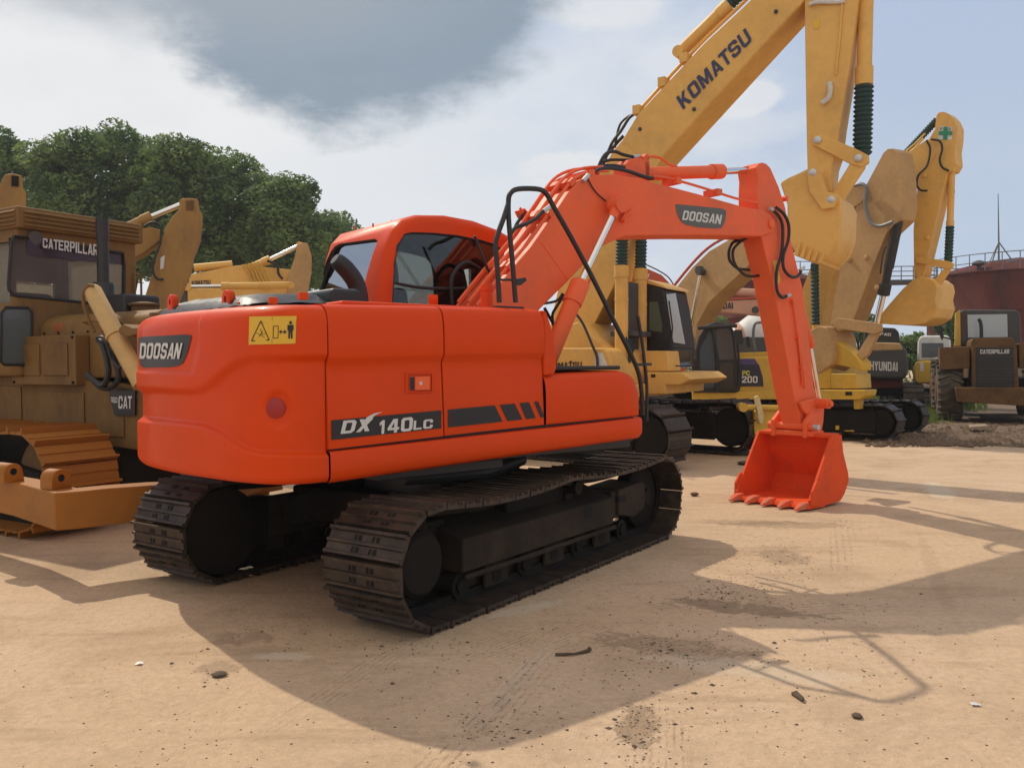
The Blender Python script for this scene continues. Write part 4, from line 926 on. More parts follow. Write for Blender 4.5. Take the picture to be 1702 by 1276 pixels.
    # grille and front end
    m = MB(); m.box(D, 1.82, 1.87, -.50, .50, .95, 2.08); m.build('radiator_guard', M['dozer'], dz, bevel=.01)
    # cab
    Yc = .70
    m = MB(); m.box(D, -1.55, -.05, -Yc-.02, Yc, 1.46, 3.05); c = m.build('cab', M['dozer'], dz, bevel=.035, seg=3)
    cut = []
    k = MB(); k.box(D, -1.50, -.10, -Yc+.05, Yc-.05, 1.5, 3.0); cut.append(k.build('cutter', M['black'], dz))
    wpx = [(24, 393), (60, 397), (205, 421), (207, 440), (206, 500), (203, 509), (60, 494.5), (22, 491), (15, 482), (14, 470), (19, 400)]
    wp = [D.loc(D.u(x, y, X=-.05)) for x, y in wpx]
    k = MB(); k.prism([D.w(-.2, p.y, p.z) for p in wp], D.F*.4); cut.append(k.build('cutter', M['black'], dz))
    lpx = [(9, 511), (46, 512), (52, 520), (50, 600), (45, 606), (6, 606), (0, 600), (1, 520)]
    lp = [D.loc(D.u(x, y, X=-.05)) for x, y in lpx]
    for x0, x1 in ((-1.4, -.2),):
        for sy in (-1, 1): k = MB(); k.box(D, x0, x1, sy*.7-.2, sy*.7+.2, 2.25, 2.9); cut.append(k.build('cutter', M['black'], dz))
    k = MB(); k.box(D, -1.8, -1.3, -.55, -.08, 2.1, 2.62); cut.append(k.build('cutter', M['black'], dz)); k = MB(); k.box(D, -1.8, -1.3, .05, .55, 2.1, 2.62); cut.append(k.build('cutter', M['black'], dz))
    bool_cut(c, cut)
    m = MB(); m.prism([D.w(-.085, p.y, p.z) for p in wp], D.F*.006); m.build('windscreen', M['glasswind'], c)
    m = MB(); m.tube([D.w(-.052, p.y, p.z) for p in wp+wp[:1]], .016, 8, False); m.build('window_seal', M['rubber'], c)
    m = MB(); m.prism([D.w(-.05, p.y, p.z) for p in lp], D.F*.01); m.build('lower_window', flat('dull_grey_glass', (.10, .12, .12), .15), c)
    m = MB(); m.tube([D.w(-.042, p.y, p.z) for p in lp+lp[:1]], .016, 8, False); m.build('window_seal', M['rubber'], c)
    m = MB(); m.box(D, -1.52, -1.515, -.5, -.1, 2.1, 2.6); m.box(D, -1.52, -1.515, .07, .53, 2.1, 2.6); m.box(D, -1.4, -.2, -.672, -.668, 2.25, 2.9); m.box(D, -1.4, -.2, .668, .672, 2.25, 2.9); m.build('side_pane', M['dusty'], c, split=True)
    m = MB(); m.box(D, -.078, -.070, -.60, .52, 2.76, 3.01); st = m.build('sun_strip_and_shade', flat('purple_sun_strip_and_shade', (.035, .018, .03), .3), c)  # lettered strip, extended down in dark purple for the unlit cab ceiling
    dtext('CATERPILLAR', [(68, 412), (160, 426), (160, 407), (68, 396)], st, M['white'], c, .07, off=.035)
    m = MB(); m.box(D, -1.25, -.6, -.3, .3, 1.5, 1.85); m.box(D, -1.3, -1.1, -.3, .3, 1.85, 2.45); m.build('operator_seat', M['seat'], c, bevel=.05)
    m = MB(); m.box(D, -1.60, .02, -Yc-.05, Yc+.05, 3.03, 3.26); rf = m.build('cab_roof', M['dozer'], c, bevel=.02)
    m = MB()
    for j in range(4):
        z = 3.055+j*.046
        m.prism([D.w(.022, -Yc+.02, z), D.w(.048, -Yc+.02, z+.006), D.w(.022, -Yc+.02, z+.034)], D.L*(2*Yc-.04))
        m.prism([D.w(-1.58, -Yc-.052, z), D.w(-1.58, -Yc-.075, z+.006), D.w(-1.58, -Yc-.052, z+.034)], D.F*1.58)
    m.build('roof_louvre', M['dozer'], c, split=True)
    m = MB(); m.tube(smooth_path([D.u(x, y, X=-.02) for x, y in ((225, 500), (224, 460), (228, 456), (234, 462), (235, 505))], 3), .013, 8); m.build('grab_handle', M['dozer'], c)
    # exhaust stack, air cleaner
    a = D.u(173, 530, Y=-.05); t = D.u(173, 362, Y=-.05); x, y = a.x, a.y
    m = MB(); h1 = D.u(171, 470, Y=-.05).z; m.lathe(Vector((x, y, 2.05)), (0, 0, 1), [(0, .115), (h1-2.05-.03, .115), (h1-2.05, .10), (h1-2.05, .062), (t.z-2.05-.24, .062), (t.z-2.05-.24, .068), (t.z-2.05, .068)], 26)
    m.build('exhaust_stack', M['black'], dz)
    m = MB(); q = D.loc(D.u(214, 520, Y=.1)); m.box(D, q.x-.22, q.x+.22, -.1, .35, 2.12, 2.34); m.build('air_cleaner', M['black'], dz, bevel=.04)
    m = MB(); q = D.loc(D.u(240, 522, Y=.05)); m.lathe(D.w(q.x, .05, 2.1), (0, 0, 1), [(0, .13), (.10, .13), (.11, .16), (.13, .16), (.15, .05)], 18); m.build('pre_cleaner', M['brownrad'], dz)
    # lift cylinder, bracket and its hoses
    f = lambda x, y, Y=-.72: D.u(x, y, Y=Y)
    m = MB(); A, B, C_ = f(152, 480), f(192, 556), f(236, 640); m.lathe(A, (B-A), [(0, .07), (.03, .085), ((B-A).length, .085), ((B-A).length, .10), ((B-A).length+.03, .10), ((B-A).length+.03, .085), ((C_-A).length, .082)], 24)
    lc = m.build('lift_cylinder', paint('pale_ochre_paint', (.56, .36, .13), .45, dirt=.4, dirtcol=(.3, .18, .08)), dz)
    m = MB(); m.tube(smooth_path([f(140, 484, -.8), f(138, 500, -.8), f(147, 530, -.78), f(157, 552, -.75)], 4), .018, 8); m.tube([f(140, 484, -.8), f(148, 474, -.78), f(156, 476, -.75)], .02, 8); m.build('oil_pipe', M['dozer'], lc, split=True)
    m = MB(); m.ppx(D, [(196, 545), (205, 538), (221, 545), (226, 556), (212, 560), (198, 556)], -.78, .5); m.build('cylinder_bracket', M['dozer'], dz, bevel=.015)
    m = MB()
    hose(m, D, [(163, 566), (170, 572), (178, 600), (180, 622), (172, 640), (158, 634), (145, 622)], -.72, .028); hose(m, D, [(170, 568), (186, 590), (196, 615), (196, 632), (183, 645), (165, 642), (146, 622)], -.68, .026)
    hose(m, D, [(160, 562), (170, 560), (178, 572), (186, 598), (200, 612)], -.75, .014)
    m.build('hydraulic_hose', M['rubber'], dz, split=True)
    # push frame: side arms and the bent front beam
    zt, zb = .66, .385
    front = [gnd(x, y, zt) for x, y in ((-60, 786), (20, 800), (62, 811), (90, 818.5), (130, 816), (180, 811), (250, 806), (330, 800))]
    back = D.F*-1
    pts = [Vector(D.w(-.2, -1.66, zt))]+front+[Vector(D.w(1.9, 1.66, zt)), Vector(D.w(-.2, 1.66, zt))]
    q0 = D.loc(front[0]); pts = [D.w(-.4, q0.y+.02, zt)]+front+[D.w(2.0, 1.62, zt), D.w(-.2, 1.62, zt)]
    inner = []
    n = len(pts)
    for i, p in enumerate(pts):
        a, b = pts[max(i-1, 0)], pts[min(i+1, n-1)]; t = (b-a).normalized(); nn = Vector((-t.y, t.x, 0)); inner.append(p+nn*.20)
    m = MB(); vs = pts+inner+[p-Vector((0, 0, zt-zb)) for p in pts]+[p-Vector((0, 0, zt-zb)) for p in inner]; fs = []
    for i in range(n-1):
        fs += [(i, i+1, n+i+1, n+i), (2*n+i, 3*n+i, 3*n+i+1, 2*n+i+1), (i, 2*n+i, 2*n+i+1, i+1), (n+i, n+i+1, 3*n+i+1, 3*n+i)]
    fs += [(0, n, 3*n, 2*n), (n-1, 3*n-1, 4*n-1, 2*n-1)]
    m.add(vs, fs); cf = m.build('push_frame', M['dozer2'], dz, bevel=.014)
    for x0, x1 in ((62, 82), (-22, 2)):
        a, b = gnd(x0, 813 if x0 > 0 else 800, zt), gnd(x1, 815 if x0 > 0 else 803, zt); d = (b-a).normalized(); nn = Vector((-d.y, d.x, 0)); w_ = (b-a).length
        prof = [(0, 0), (0, .05)]+[(.075-.075*math.cos(math.pi*k/8), .075+.07*math.sin(math.pi*k/8)) for k in range(9)]+[(.16, 0)]
        m = MB(); m.prism([a+nn*(.02+p)+Vector((0, 0, z)) for p, z in prof], d*w_); e = m.build('frame_lug', M['dozer2'], cf, bevel=.006)
        k = MB(); k.cyl(a+nn*.095+Vector((0, 0, .08))-d*.1, a+nn*.095+Vector((0, 0, .08))+d*(w_+.1), .027, 16); bool_cut(e, [k.build('cutter', M['black'], dz)])
dozer()

# ------------------------------------------------------------------ generic carrier for the machines standing further off
def carrier(root, fr, scale, mat, yaw_t=None, label=None, upper=True, N=40, x0=-2.0, x1=1.5):
    tf = fr if yaw_t is None else Fr(fr.o.x, fr.o.y, yaw_t); s = scale
    for sd_ in (-1, 1):
        y0, y1 = (-1.45*s, -.85*s) if sd_ < 0 else (.85*s, 1.45*s)
        tr = crawler('track', root, tf, -1.75*s, 1.75*s, .40*s, .40*s, y0, y1, N, M['steel'], sag=.03, humps=2, lift=.03, gh=.035, bars=(1, .3, .3), bolts_or_gaps=False)
        ym = (y0+y1)/2
        m = MB(); m.box(tf, -1.4*s, 1.4*s, y0+.12*s, y1-.1*s, .25*s, .62*s); m.lathe(tf.w(1.72*s, ym-.15, .44*s), tf.L, [(0, .30*s), (.3, .30*s)], 22); m.lathe(tf.w(-1.72*s, ym-.15, .44*s), tf.L, [(0, .30*s), (.3, .30*s)], 22)
        m.build('track_frame', M['steel_black'], tr, bevel=.02)
    m = MB(); m.box(tf, -.9*s, .9*s, -1.0*s, 1.0*s, .45*s, .82*s); m.lathe(fr.w(0, 0, .8*s), (0, 0, 1), [(0, .65*s), (.22*s, .65*s)], 30); m.build('centre_frame', M['steel_black'], root, bevel=.02)
    if upper:
        m = MB(); m.box(fr, x0*s, x1*s, -1.3*s, 1.3*s, 1.0*s, 1.16*s); m.build('platform', M[mat], root, bevel=.02)

# ------------------------------------------------------------------ the huge yellow excavator behind the orange one
K = Fr(1.4, 14.4, -33)
kx = thing('crawler_excavator', (1.4, 14.4, 0), 'largest yellow excavator, its raised boom with navy lettering crossing the sky behind the orange one', 'excavator')
def big():
    KT = Fr(1.45, 14.75, -42)
    for lo in (-1, 1):
        y0, y1 = (-1.55, -.93) if lo < 0 else (.93, 1.55)
        tr = crawler('track', kx, KT, -2.0, 2.0, .43, .43, y0, y1, 46, M['steel'], sag=.05, humps=2, lift=.035, gh=.05, bars=(1, .25, .25), bolts_or_gaps=False)
        ym = (y0+y1)/2
        m = MB(); m.box(KT, -1.6, 1.55, y0+.1, y1-.12, .25, .68); m.lathe(KT.w(1.98, ym-.16, .46), KT.L, [(0, .33), (.32, .33)], 26); m.lathe(KT.w(-1.98, ym-.16, .46), KT.L, [(0, .33), (.32, .33)], 26)
        m.box(KT, .9, 1.75, y0+.06, y0+.14, .24, .70); m.build('track_frame', M['steel_black'], tr, bevel=.03)
    m = MB(); m.box(KT, -1, 1, -1.0, 1.0, .45, .85); m.lathe(K.w(0, 0, .8), (0, 0, 1), [(0, .7), (.25, .7)], 30); m.build('centre_frame', M['steel_black'], kx, bevel=.03)
    m = MB(); m.box(K, -2.6, 1.15, -1.38, 1.3, 1.02, 1.22); m.build('platform', M['yellow'], kx, bevel=.02)
    h = px_prism('rear_housing', K, [(780, 560), (850, 560), (880, 578), (1002, 578), (1010, 584), (1020, 612), (1020, 640), (780, 640)], -1.36, 2.5, 'yellow', kx, bevel=.03)
    m = MB(); m.box(K, -3.1, -.7, -1.25, 1.3, 1.2, 2.15); m.build('counterweight', M['yellow'], kx, bevel=.08, seg=3)
    dtext('KOMATSU', [(912, 611.5), (967, 609.5), (967.5, 601), (912, 603)], h, M['blackd'], h, .08, off=.01)
    m = MB(); m.add([on(h, x, y, .01) for x, y in ((947, 603), (950, 602.8), (951, 599.5), (948, 599.5))], [(0, 1, 2, 3)]); m.build('lettering', M['blackd'], h, fix=False)
    m = MB(); dpoly_mb(m, [(990, 587), (1002, 586), (1011, 609), (1000, 610), (988, 611)], h, .006, 6, 3); m.build('warning_label', M['whitep'], h)
    m = MB(); m.ppx(K, [(935, 620), (935, 545), (960, 535), (985, 560), (1012, 580), (1040, 640)], -.95, 1.7); m.build('boom_mount', M['yellow'], kx, bevel=.02)
    m = MB(); m.tube(smooth_path([K.u(x, y, Y=-1.4) for x, y in ((958, 522), (970, 540), (985, 575), (992, 592), (993, 611))], 4), .02, 8); m.build('handrail', M['black'], kx)
    # boom
    bp = [(905, 600), (918, 520), (940, 430), (965, 350), (998, 285), (1018, 252), (1034, 233), (1060, 190), (1116, 130), (1171, 71), (1235, 12), (1300, -52), (1362, -95), (1420, -92), (1436, -62), (1400, -40), (1378, -50), (1330, 9), (1216, 135), (1102, 261), (1070, 308), (1048, 360), (1036, 410), (1020, 476), (978, 557), (962, 590)]
    b = px_prism('boom', K, bp, -.32, .62, 'yellow', kx, bevel=.015)
    dtext('KOMATSU', [(1136, 183), (1251, 68), (1239, 47), (1124, 163)], b, M['navy'], b, .085, off=.012)
    m = MB(); m.tube(smooth_path([K.u(x, y, Y=-.25) for x, y in ((1000, 282), (1016, 240), (1032, 218), (1046, 196), (1058, 188))], 3), .025, 8)
    hose(m, K, [(1022, 246), (1026, 222), (1032, 205), (1044, 194), (1056, 190)], -.15, .02); hose(m, K, [(992, 296), (1006, 262), (1025, 238), (1036, 226)], -.1, .03)
    m.build('hydraulic_hose', M['rubber'], b, split=True)
    m = MB(); m.tube([K.u(x, y, Y=-.2) for x, y in ((1062, 184), (1118, 122), (1172, 65), (1232, 8), (1298, -58))], .028, 8); m.tube([K.u(x, y, Y=-.1) for x, y in ((1062, 184), (1118, 122), (1172, 65), (1232, 8), (1298, -58))], .028, 8)
    for x, y in ((1062, 186), (1104, 140), (1140, 100)): q = K.loc(K.u(x, y, Y=-.2)); m.box(K, q.x-.06, q.x+.06, -.32, 0, q.z-.06, q.z+.08)
    m.build('hydraulic_pipe', M['yellow'], b, split=True)
    rod_cyl('arm_cylinder', K, (1130, 88), (1212, 8), (1290, -70), -.08, .10, .05, 'yellow', kx, bell=14, br=.11)
    m = MB()                                                    # weld beads and edge bars along the boom
    for pts in (((1098, 262), (1212, 136), (1326, 10)), ((1040, 236), (1066, 262), (1098, 262))): m.tube([K.u(x, y, Y=-.322) for x, y in pts], .008, 6)
    for pts in (((1330, 9), (1298, -50)), ((1150, 95), (1212, 136))): pass
    m.build('weld_seam', M['yellow'], b, split=True)
    bolts_or_gaps(K, ((1154, 182), (1064, 215), (1290, 20)), -.32, .03, b, 'darkgrey', 'grease_nipple')
    # boom cylinders with green bellows
    for nm, px_, Y, r, y1_, y0_, ye in (('a', 1033, -.72, .105, 442, 650, 300), ('b', 1064.5, .0, .105, 447, 665, 330)):
        A, H = K.u(px_, y0_, Y=Y), K.u(px_, y1_, Y=Y); t = (H-A).normalized(); L = (H-A).length; m = MB()
        m.lathe(A, t, [(0, r), (L-.18, r), (L-.18, r*1.12), (L, r*1.12), (L+.01, r*.8)], 24); m.lathe(A+t*L*.72, t, [(0, r*1.05), (.05, r*1.05)], 24)
        c = m.build('boom_cylinder', M['yellow'], kx, ang=40); m = MB(); m.bellows(H, K.u(px_+2, 395 if Y < -.5 else 396, Y=Y)+t*.25, r*.98, 13); m.build('bellows', M['bellow'], c, ang=20)
        m = MB(); m.cyl(H, K.u(px_+4, ye, Y=Y), .05, 14); m.build('rod', M['chrome'], c)
    m = MB(); q = K.loc(K.u(1047, 555, Y=-.4)); m.box(K, q.x-.2, q.x+.2, -.7, .0, q.z-.04, q.z+.04)
    q2 = K.loc(K.u(1047, 470, Y=-.3)); m.box(K, q2.x-.02, q2.x+.06, -.55, -.1, 1.3, q2.z)
    m.build('cylinder_clamp', M['darkgrey'], kx, bevel=.01, split=True)
    # arm
    ap = [(1336, -40), (1337, 0), (1339, 141), (1341, 250), (1342, 283), (1350, 310), (1371, 334), (1384, 318), (1381, 296), (1383, 276), (1391, 252), (1396, 210), (1412, 110), (1426, 0), (1432, -40), (1415, -90), (1370, -105), (1345, -80)]
    a = px_prism('arm', K, ap, -.30, .46, 'yellow', kx, bevel=.015)
    m = MB(); hose(m, K, [(1379, 137), (1380, 150), (1377, 163), (1366, 172)], -.33, .035); hose(m, K, [(1345, 8), (1358, 4), (1385, 4), (1404, 2)], -.33, .028); m.build('hose_fitting', M['whitep'], a, split=True)
    dpoly([(1351, 36), (1363, 30), (1362, 48), (1352, 48)], a, M['ydecal'], a, 'warning_label', .006, 5, 3)
    m = MB(); m.tube([K.u(x, y, Y=-.32) for x, y in ((1400, 0), (1396, 60), (1389, 125))], .015, 8); m.build('oil_pipe', M['yellow'], a)
    # bucket cylinder with bellows in front of the arm
    A, H, E_ = K.u(1441, -60, Y=-.10), K.u(1436, 142, Y=-.10), K.u(1433, 258, Y=-.10); t = (H-A).normalized(); L = (H-A).length
    m = MB(); m.lathe(A, t, [(0, .10), (L-.25, .10), (L-.25, .12), (L, .12), (L+.01, .09)], 24); c = m.build('bucket_cylinder', M['yellow'], kx, ang=40)
    m = MB(); m.bellows(H, E_, .135, 15); m.build('bellows', M['bellow'], c, ang=20)
    m = MB(); m.ppx(K, [(1350, 226), (1366, 224), (1420, 246), (1443, 258), (1444, 270), (1432, 278), (1412, 272), (1362, 246), (1350, 240)], -.36, .08)
    m.ppx(K, [(1416, 266), (1436, 268), (1437, 278), (1404, 326), (1398, 348), (1384, 352), (1374, 344), (1374, 328), (1384, 318)], -.34, .10)
    m.ppx(K, [(1350, 226), (1366, 224), (1420, 246), (1443, 258), (1444, 270), (1432, 278), (1412, 272), (1362, 246), (1350, 240)], .14, .08)
    m.build('bucket_link', M['yellow'], kx, bevel=.012, split=True)
    bolts_or_gaps(K, ((1359, 233), (1427, 263)), -.37, .052, kx); bolts_or_gaps(K, ((1351, 287), (1382, 332)), -.62, .052, kx)
    bk = [(1296, 304), (1308, 296), (1322, 290), (1340, 281), (1352, 277), (1362, 285), (1372, 318), (1392, 322), (1399, 338), (1398, 362), (1397, 388), (1388, 414), (1372, 432), (1352, 436), (1324, 426), (1313, 404), (1308, 380), (1308, 340)]
    bb = px_prism('bucket', K, bk, -.58, 1.05, 'yellow', kx, bevel=.03)
    m = MB()
    for k in range(5):
        x0, y0 = 1322-k*.5, 425-k*0; dx = k*9
        m.ppx(K, [(1326+k*10, 404+k*5), (1331+k*10, 402+k*5), (1326+k*9.5, 426+k*3), (1319+k*9.5, 424+k*3)], -.62, 1.13)
    m.build('wear_bar', M['yellow'], bb, bevel=.008, split=True)
    m = MB(); m.ppx(K, [(1340, 282), (1352, 276), (1362, 286), (1374, 322), (1394, 326), (1386, 345), (1366, 348), (1345, 318)], -.64, .10); m.build('bucket_ear', M['yellow'], bb, bevel=.01)
    # cab
    cp_ = [(1030, 474), (1072, 468), (1104, 479), (1112, 520), (1123, 600), (1080, 612), (1030, 612)]
    c = px_prism('cab', K, cp_, .12, 1.0, 'black', kx, bevel=.05)
    m = MB(); m.ppx(K, [(1026, 474), (1070, 463), (1104, 475), (1108, 480), (1070, 470), (1026, 481)], .10, 1.05); m.build('cab_roof', M['yellow'], c, bevel=.01)
    def front(pts, mat, name, off): # panels on the sloping front plane
        P0, P1 = K.u(1104, 481, Y=.12), K.u(1123, 600, Y=.12); e = (P1-P0); n = e.cross(K.L).normalized()
        if n.dot(EYE-P0) < 0: n = -n
        mm = MB()
        q = []
        for x, y in pts:
            d = ray(x, y); q.append(EYE+d*((P0+n*off-EYE).dot(n)/d.dot(n)))
        mm.prism(q, -n*.01); return mm.build(name, M[mat] if isinstance(mat, str) else mat, c)
    front([(1108, 489), (1123, 487), (1139, 572), (1120, 569)], 'glass_pale', 'windscreen', .03)
    front([(1115, 583), (1147, 583), (1149, 610), (1119, 612)], 'glass_dark', 'lower_window', .03)
    mm = MB(); mm.ppx(K, [(1079, 502), (1093, 501), (1101, 540), (1100, 552), (1079, 549)], .105, .01); mm.build('side_window', flat('green_tinted_glass', (.10, .13, .09), .12), c)
    mm = MB(); mm.ppx(K, [(1074, 480), (1078, 480), (1078, 600), (1074, 600)], .09, .02); mm.tube([K.u(x, y, Y=.0) for x, y in ((1112, 500), (1118, 545), (1115, 575))], .012, 6)
    mm.tube(smooth_path([K.u(x, y, Y=1.2) for x, y in ((1142, 570), (1139, 520), (1133, 500), (1127, 497))], 3), .018, 8)
    mm.tube([K.u(x, y, Y=0) for x, y in ((1117, 578), (1152, 579), (1152, 608), (1117, 608))], .012, 6); mm.build('cab_bar', M['black'], c, split=True)
    m = MB(); m.ppx(K, [(1070, 583), (1108, 583), (1112, 617), (1070, 617)], -.30, .5); m.build('cab_base', M['yellow'], kx, bevel=.015)
    m = MB(); m.ppx(K, [(1074, 618), (1134, 619), (1149, 630), (1130, 640), (1106, 640), (1106, 655), (1074, 656)], -.42, 1.7); m.build('front_step', M['yellow'], kx, bevel=.02)
    m = MB(); m.ppx(K, [(1082, 622), (1089, 622), (1089, 627), (1082, 627)], -.43, .01); m.build('step_slot', M['blackd'], kx)
    m = MB()
    for k in range(8): hose(m, K, [(1040+k*2, 560), (1046+k, 585), (1044+k*3, 620), (1050+k*2, 660)], -.75+.06*k, .02)
    m.build('hydraulic_hose', M['rubber'], kx, split=True)
big()

# ------------------------------------------------------------------ yellow push-frame piece standing beside the big tracks
P0 = Fr(4.55, 13.6, -42)
def pushpiece():
    r = thing('blade_frame', (4.6, 13.9, 0), 'pale yellow blade bracket with a ram standing on the ground beside the big black tracks', 'attachment')
    f = Fr(0, 13.9, 0)
    b = px_prism('frame_plate', f, [(1256, 682), (1302, 676), (1306, 700), (1312, 755), (1258, 755), (1252, 700)], 0, .35, 'yellow2', r, bevel=.02)
    m = MB(); m.tube([f.u(x, y, Y=-.05) for x, y in ((1236, 677), (1262, 677), (1300, 678))], [.05, .045, .05], 12); m.lathe(f.u(1236, 677, Y=-.12), (0, 1, 0), [(0, .075), (.16, .075)], 16); m.build('ram', M['yellow2'], r, split=True)
    px_prism('upright_link', f, [(1255, 660), (1260, 657), (1263, 662), (1270, 690), (1268, 705), (1262, 703), (1258, 680)], -.12, .08, paint('cream_paint', (.62, .50, .26), .5), r, bevel=.01)
pushpiece()

# ------------------------------------------------------------------ excavator with a dark cab and a navy side panel
def pc():
    f = Fr(4.6, 17.7, -12); x = thing('crawler_excavator', (5.0, 19.3, 0), 'yellow excavator with a black cab and a navy panel reading PC 200 on its side', 'excavator')
    px_prism('side_body', f, [(1216, 594), (1300, 592), (1316, 594), (1320, 606), (1320, 652), (1212, 652)], 0, 2.0, 'yellow2', x, bevel=.04)
    px_prism('platform', f, [(1150, 652), (1320, 648), (1320, 664), (1150, 664)], -.08, 2.2, 'yellow2', x, bevel=.02)
    px_prism('rear_cap', f, [(1216, 592), (1226, 586), (1300, 584), (1316, 585), (1316, 594), (1216, 595)], .1, 2.0, 'yellow2', x, bevel=.02)
    n = MB(); n.ppx(f, [(1224, 596), (1254, 596), (1262, 607), (1268, 628), (1269, 642), (1225, 642)], -.02, .02); pn = n.build('model_panel', flat('navy_panel', (.013, .015, .035), .4), x)
    n = MB(); n.ppx(f, [(1224, 596), (1254, 596), (1261, 606), (1225, 606)], -.03, .01); n.build('panel_stripe', M['violet'], x)
    dtext('PC', [(1233.5, 624), (1246, 624), (1246, 616), (1233.5, 616)], pn, M['lime'], pn, .05, off=.02)
    dtext('200', [(1233, 636), (1259, 636), (1259, 625), (1233, 625)], pn, M['white'], pn, .05, off=.02)
    c = px_prism('cab', f, [(1150, 653), (1149, 610), (1160, 560), (1172, 540), (1192, 534), (1214, 538), (1221, 552), (1226, 600), (1227, 653)], -.15, 1.2, 'black', x, bevel=.06)
    px_prism('side_window', f, [(1190, 542), (1210, 542), (1217, 560), (1220, 598), (1196, 598), (1188, 560)], -.17, .02, flat('dark_teal_glass', (.055, .085, .085), .1), c, bevel=0)
    px_prism('door_window', f, [(1196, 603), (1219, 603), (1219, 646), (1196, 648)], -.17, .02, flat('mossy_dark_glass', (.028, .030, .014), .2), c, bevel=0)
    px_prism('front_window', f, [(1163, 580), (1180, 548), (1184, 560), (1188, 600), (1188, 645), (1164, 646)], -.17, .02, 'glass_dark', c, bevel=0)
    m = MB(); m.tube([f.u(x_, y_, Y=-.3) for x_, y_ in ((1187, 548), (1192, 600), (1193, 652))], .03, 8); m.tube(smooth_path([f.u(x_, y_, Y=-.3) for x_, y_ in ((1219, 556), (1224, 560), (1228, 600), (1229, 643), (1224, 650))], 3), .025, 8); m.tube([f.u(x_, y_, Y=-.3) for x_, y_ in ((1160, 545), (1225, 541))], .04, 8)
    m.build('cab_bar', M['black'], c, split=True)
    m = MB(); m.ppx(f, [(1218, 551), (1222, 548), (1233, 548), (1236, 566), (1234, 573), (1225, 573)], -.4, .06); m.build('mirror', M['black'], x)
    m = MB(); m.ppx(f, [(1239, 560), (1245, 559), (1247, 577), (1241, 577)], .3, .2); m.build('exhaust_pipe', M['black'], x)
    m = MB(); m.tube(smooth_path([f.u(x_, y_, Y=.1) for x_, y_ in ((1255, 582), (1252, 560), (1254, 540), (1262, 536), (1290, 536))], 3), .03, 8); m.build('handrail', M['galv'], x)
    carrier(x, Fr(4.95, 19.5, -78), .80, 'yellow2', upper=False)
pc()

# ------------------------------------------------------------------ tan excavator: boom from behind the cabs, long arm with a black ram
TF = Fr(4.75, 20.6, -62)
def tan():
    x = thing('crawler_excavator', (4.0, 21.6, 0), 'faded tan excavator holding its arm down beside the green bellows, with a black bucket ram', 'excavator')
    bp = [(1112, 600), (1112, 500), (1122, 480), (1150, 445), (1179, 417), (1210, 399), (1260, 385), (1330, 360), (1392, 320), (1420, 308), (1437, 306), (1443, 322), (1432, 336), (1400, 358), (1330, 400), (1249, 438), (1221, 463), (1179, 502), (1158, 540), (1155, 600)]
    b = px_prism('boom', TF, bp, -.26, .52, 'tan', x, bevel=.015)
    m = MB(); m.tube(smooth_path([TF.u(px_, y, Y=-.2) for px_, y in ((1118, 478), (1148, 441), (1177, 412), (1208, 394), (1240, 384))], 3), .035, 8); m.build('hydraulic_pipe', M['redp'], b)
    m = MB(); m.lathe(TF.u(1165, 449, Y=-.27), -TF.L, [(-.1, .10), (.10, .10)], 18); m.build('pivot_pin', M['darkgrey'], b)
    rod_cyl('boom_cylinder', TF, (1142, 600), (1145, 560), (1165, 452), -.42, .11, .05, 'darkgrey', x)
    rod_cyl('boom_cylinder', TF, (1163, 640), (1166, 556), (1178, 500), .42, .11, .065, 'darkgrey', x)
    ap = [(1453, 282), (1468, 254), (1475, 247.5), (1484, 247), (1492, 253), (1497, 275), (1499, 310), (1500, 345), (1496, 365), (1474, 386), (1452, 440), (1419, 530), (1408, 548), (1390, 552), (1381, 536), (1392, 470), (1401, 423), (1413, 376), (1422, 345), (1438, 310)]
    a = px_prism('arm', TF, ap, -.24, .42, 'tan', x, bevel=.012)
    m = MB(); hose(m, TF, [(1420, 309), (1432, 306), (1440, 314), (1438, 340), (1447, 368), (1462, 376), (1484, 369)], -.34, .035)
    m.build('grey_hose', flat('grey_hose', (.16, .17, .17), .5), a, split=True)
    bolts_or_gaps(TF, ((1458, 478), (1412, 432), (1440, 428)), -.25, .05, a, 'tan', 'boss')
    m = MB(); A, H, E_ = TF.u(1494, 362, Y=-.15), TF.u(1468, 490, Y=-.15), TF.u(1455, 545, Y=-.15); t = (H-A).normalized(); L = (H-A).length
    m.lathe(A, t, [(0, .09), (L-.5, .09), (L-.5, .075), (L-.2, .075), (L-.2, .115), (L, .115), (L+.02, .07)], 22); c = m.build('bucket_cylinder', M['black'], x, ang=40); m = MB(); m.cyl(H, E_, .055, 16); m.build('rod', M['chrome'], c)
    m = MB(); m.tube([TF.u(px_, y, Y=-.28) for px_, y in ((1472, 410), (1467, 425), (1466, 430), (1463, 455))], .015, 6); m.build('oil_pipe', M['black'], c)
    m = MB(); m.ppx(TF, [(1384, 534), (1392, 528), (1450, 536), (1463, 538), (1464, 551), (1454, 555), (1392, 546)], -.32, .07)
    m.ppx(TF, [(1450, 545), (1463, 546), (1442, 590), (1432, 598), (1424, 588)], -.30, .08); m.build('bucket_link', M['tan'], x, bevel=.01, split=True)
    px_prism('bucket', TF, [(1335, 566), (1342, 552), (1360, 541), (1374, 544), (1382, 562), (1386, 590), (1382, 606), (1366, 618), (1342, 636), (1334, 618)], -.48, .7, 'tan', x, bevel=.03)
    px_prism('quick_hitch', TF, [(1366, 556), (1388, 566), (1410, 580), (1426, 594), (1434, 604), (1433, 616), (1418, 612), (1390, 606), (1368, 604)], -.34, .26, 'yellow2', x, bevel=.02)
    carrier(x, Fr(3.6, 22.2, -62), 1.05, 'tan')
tan()

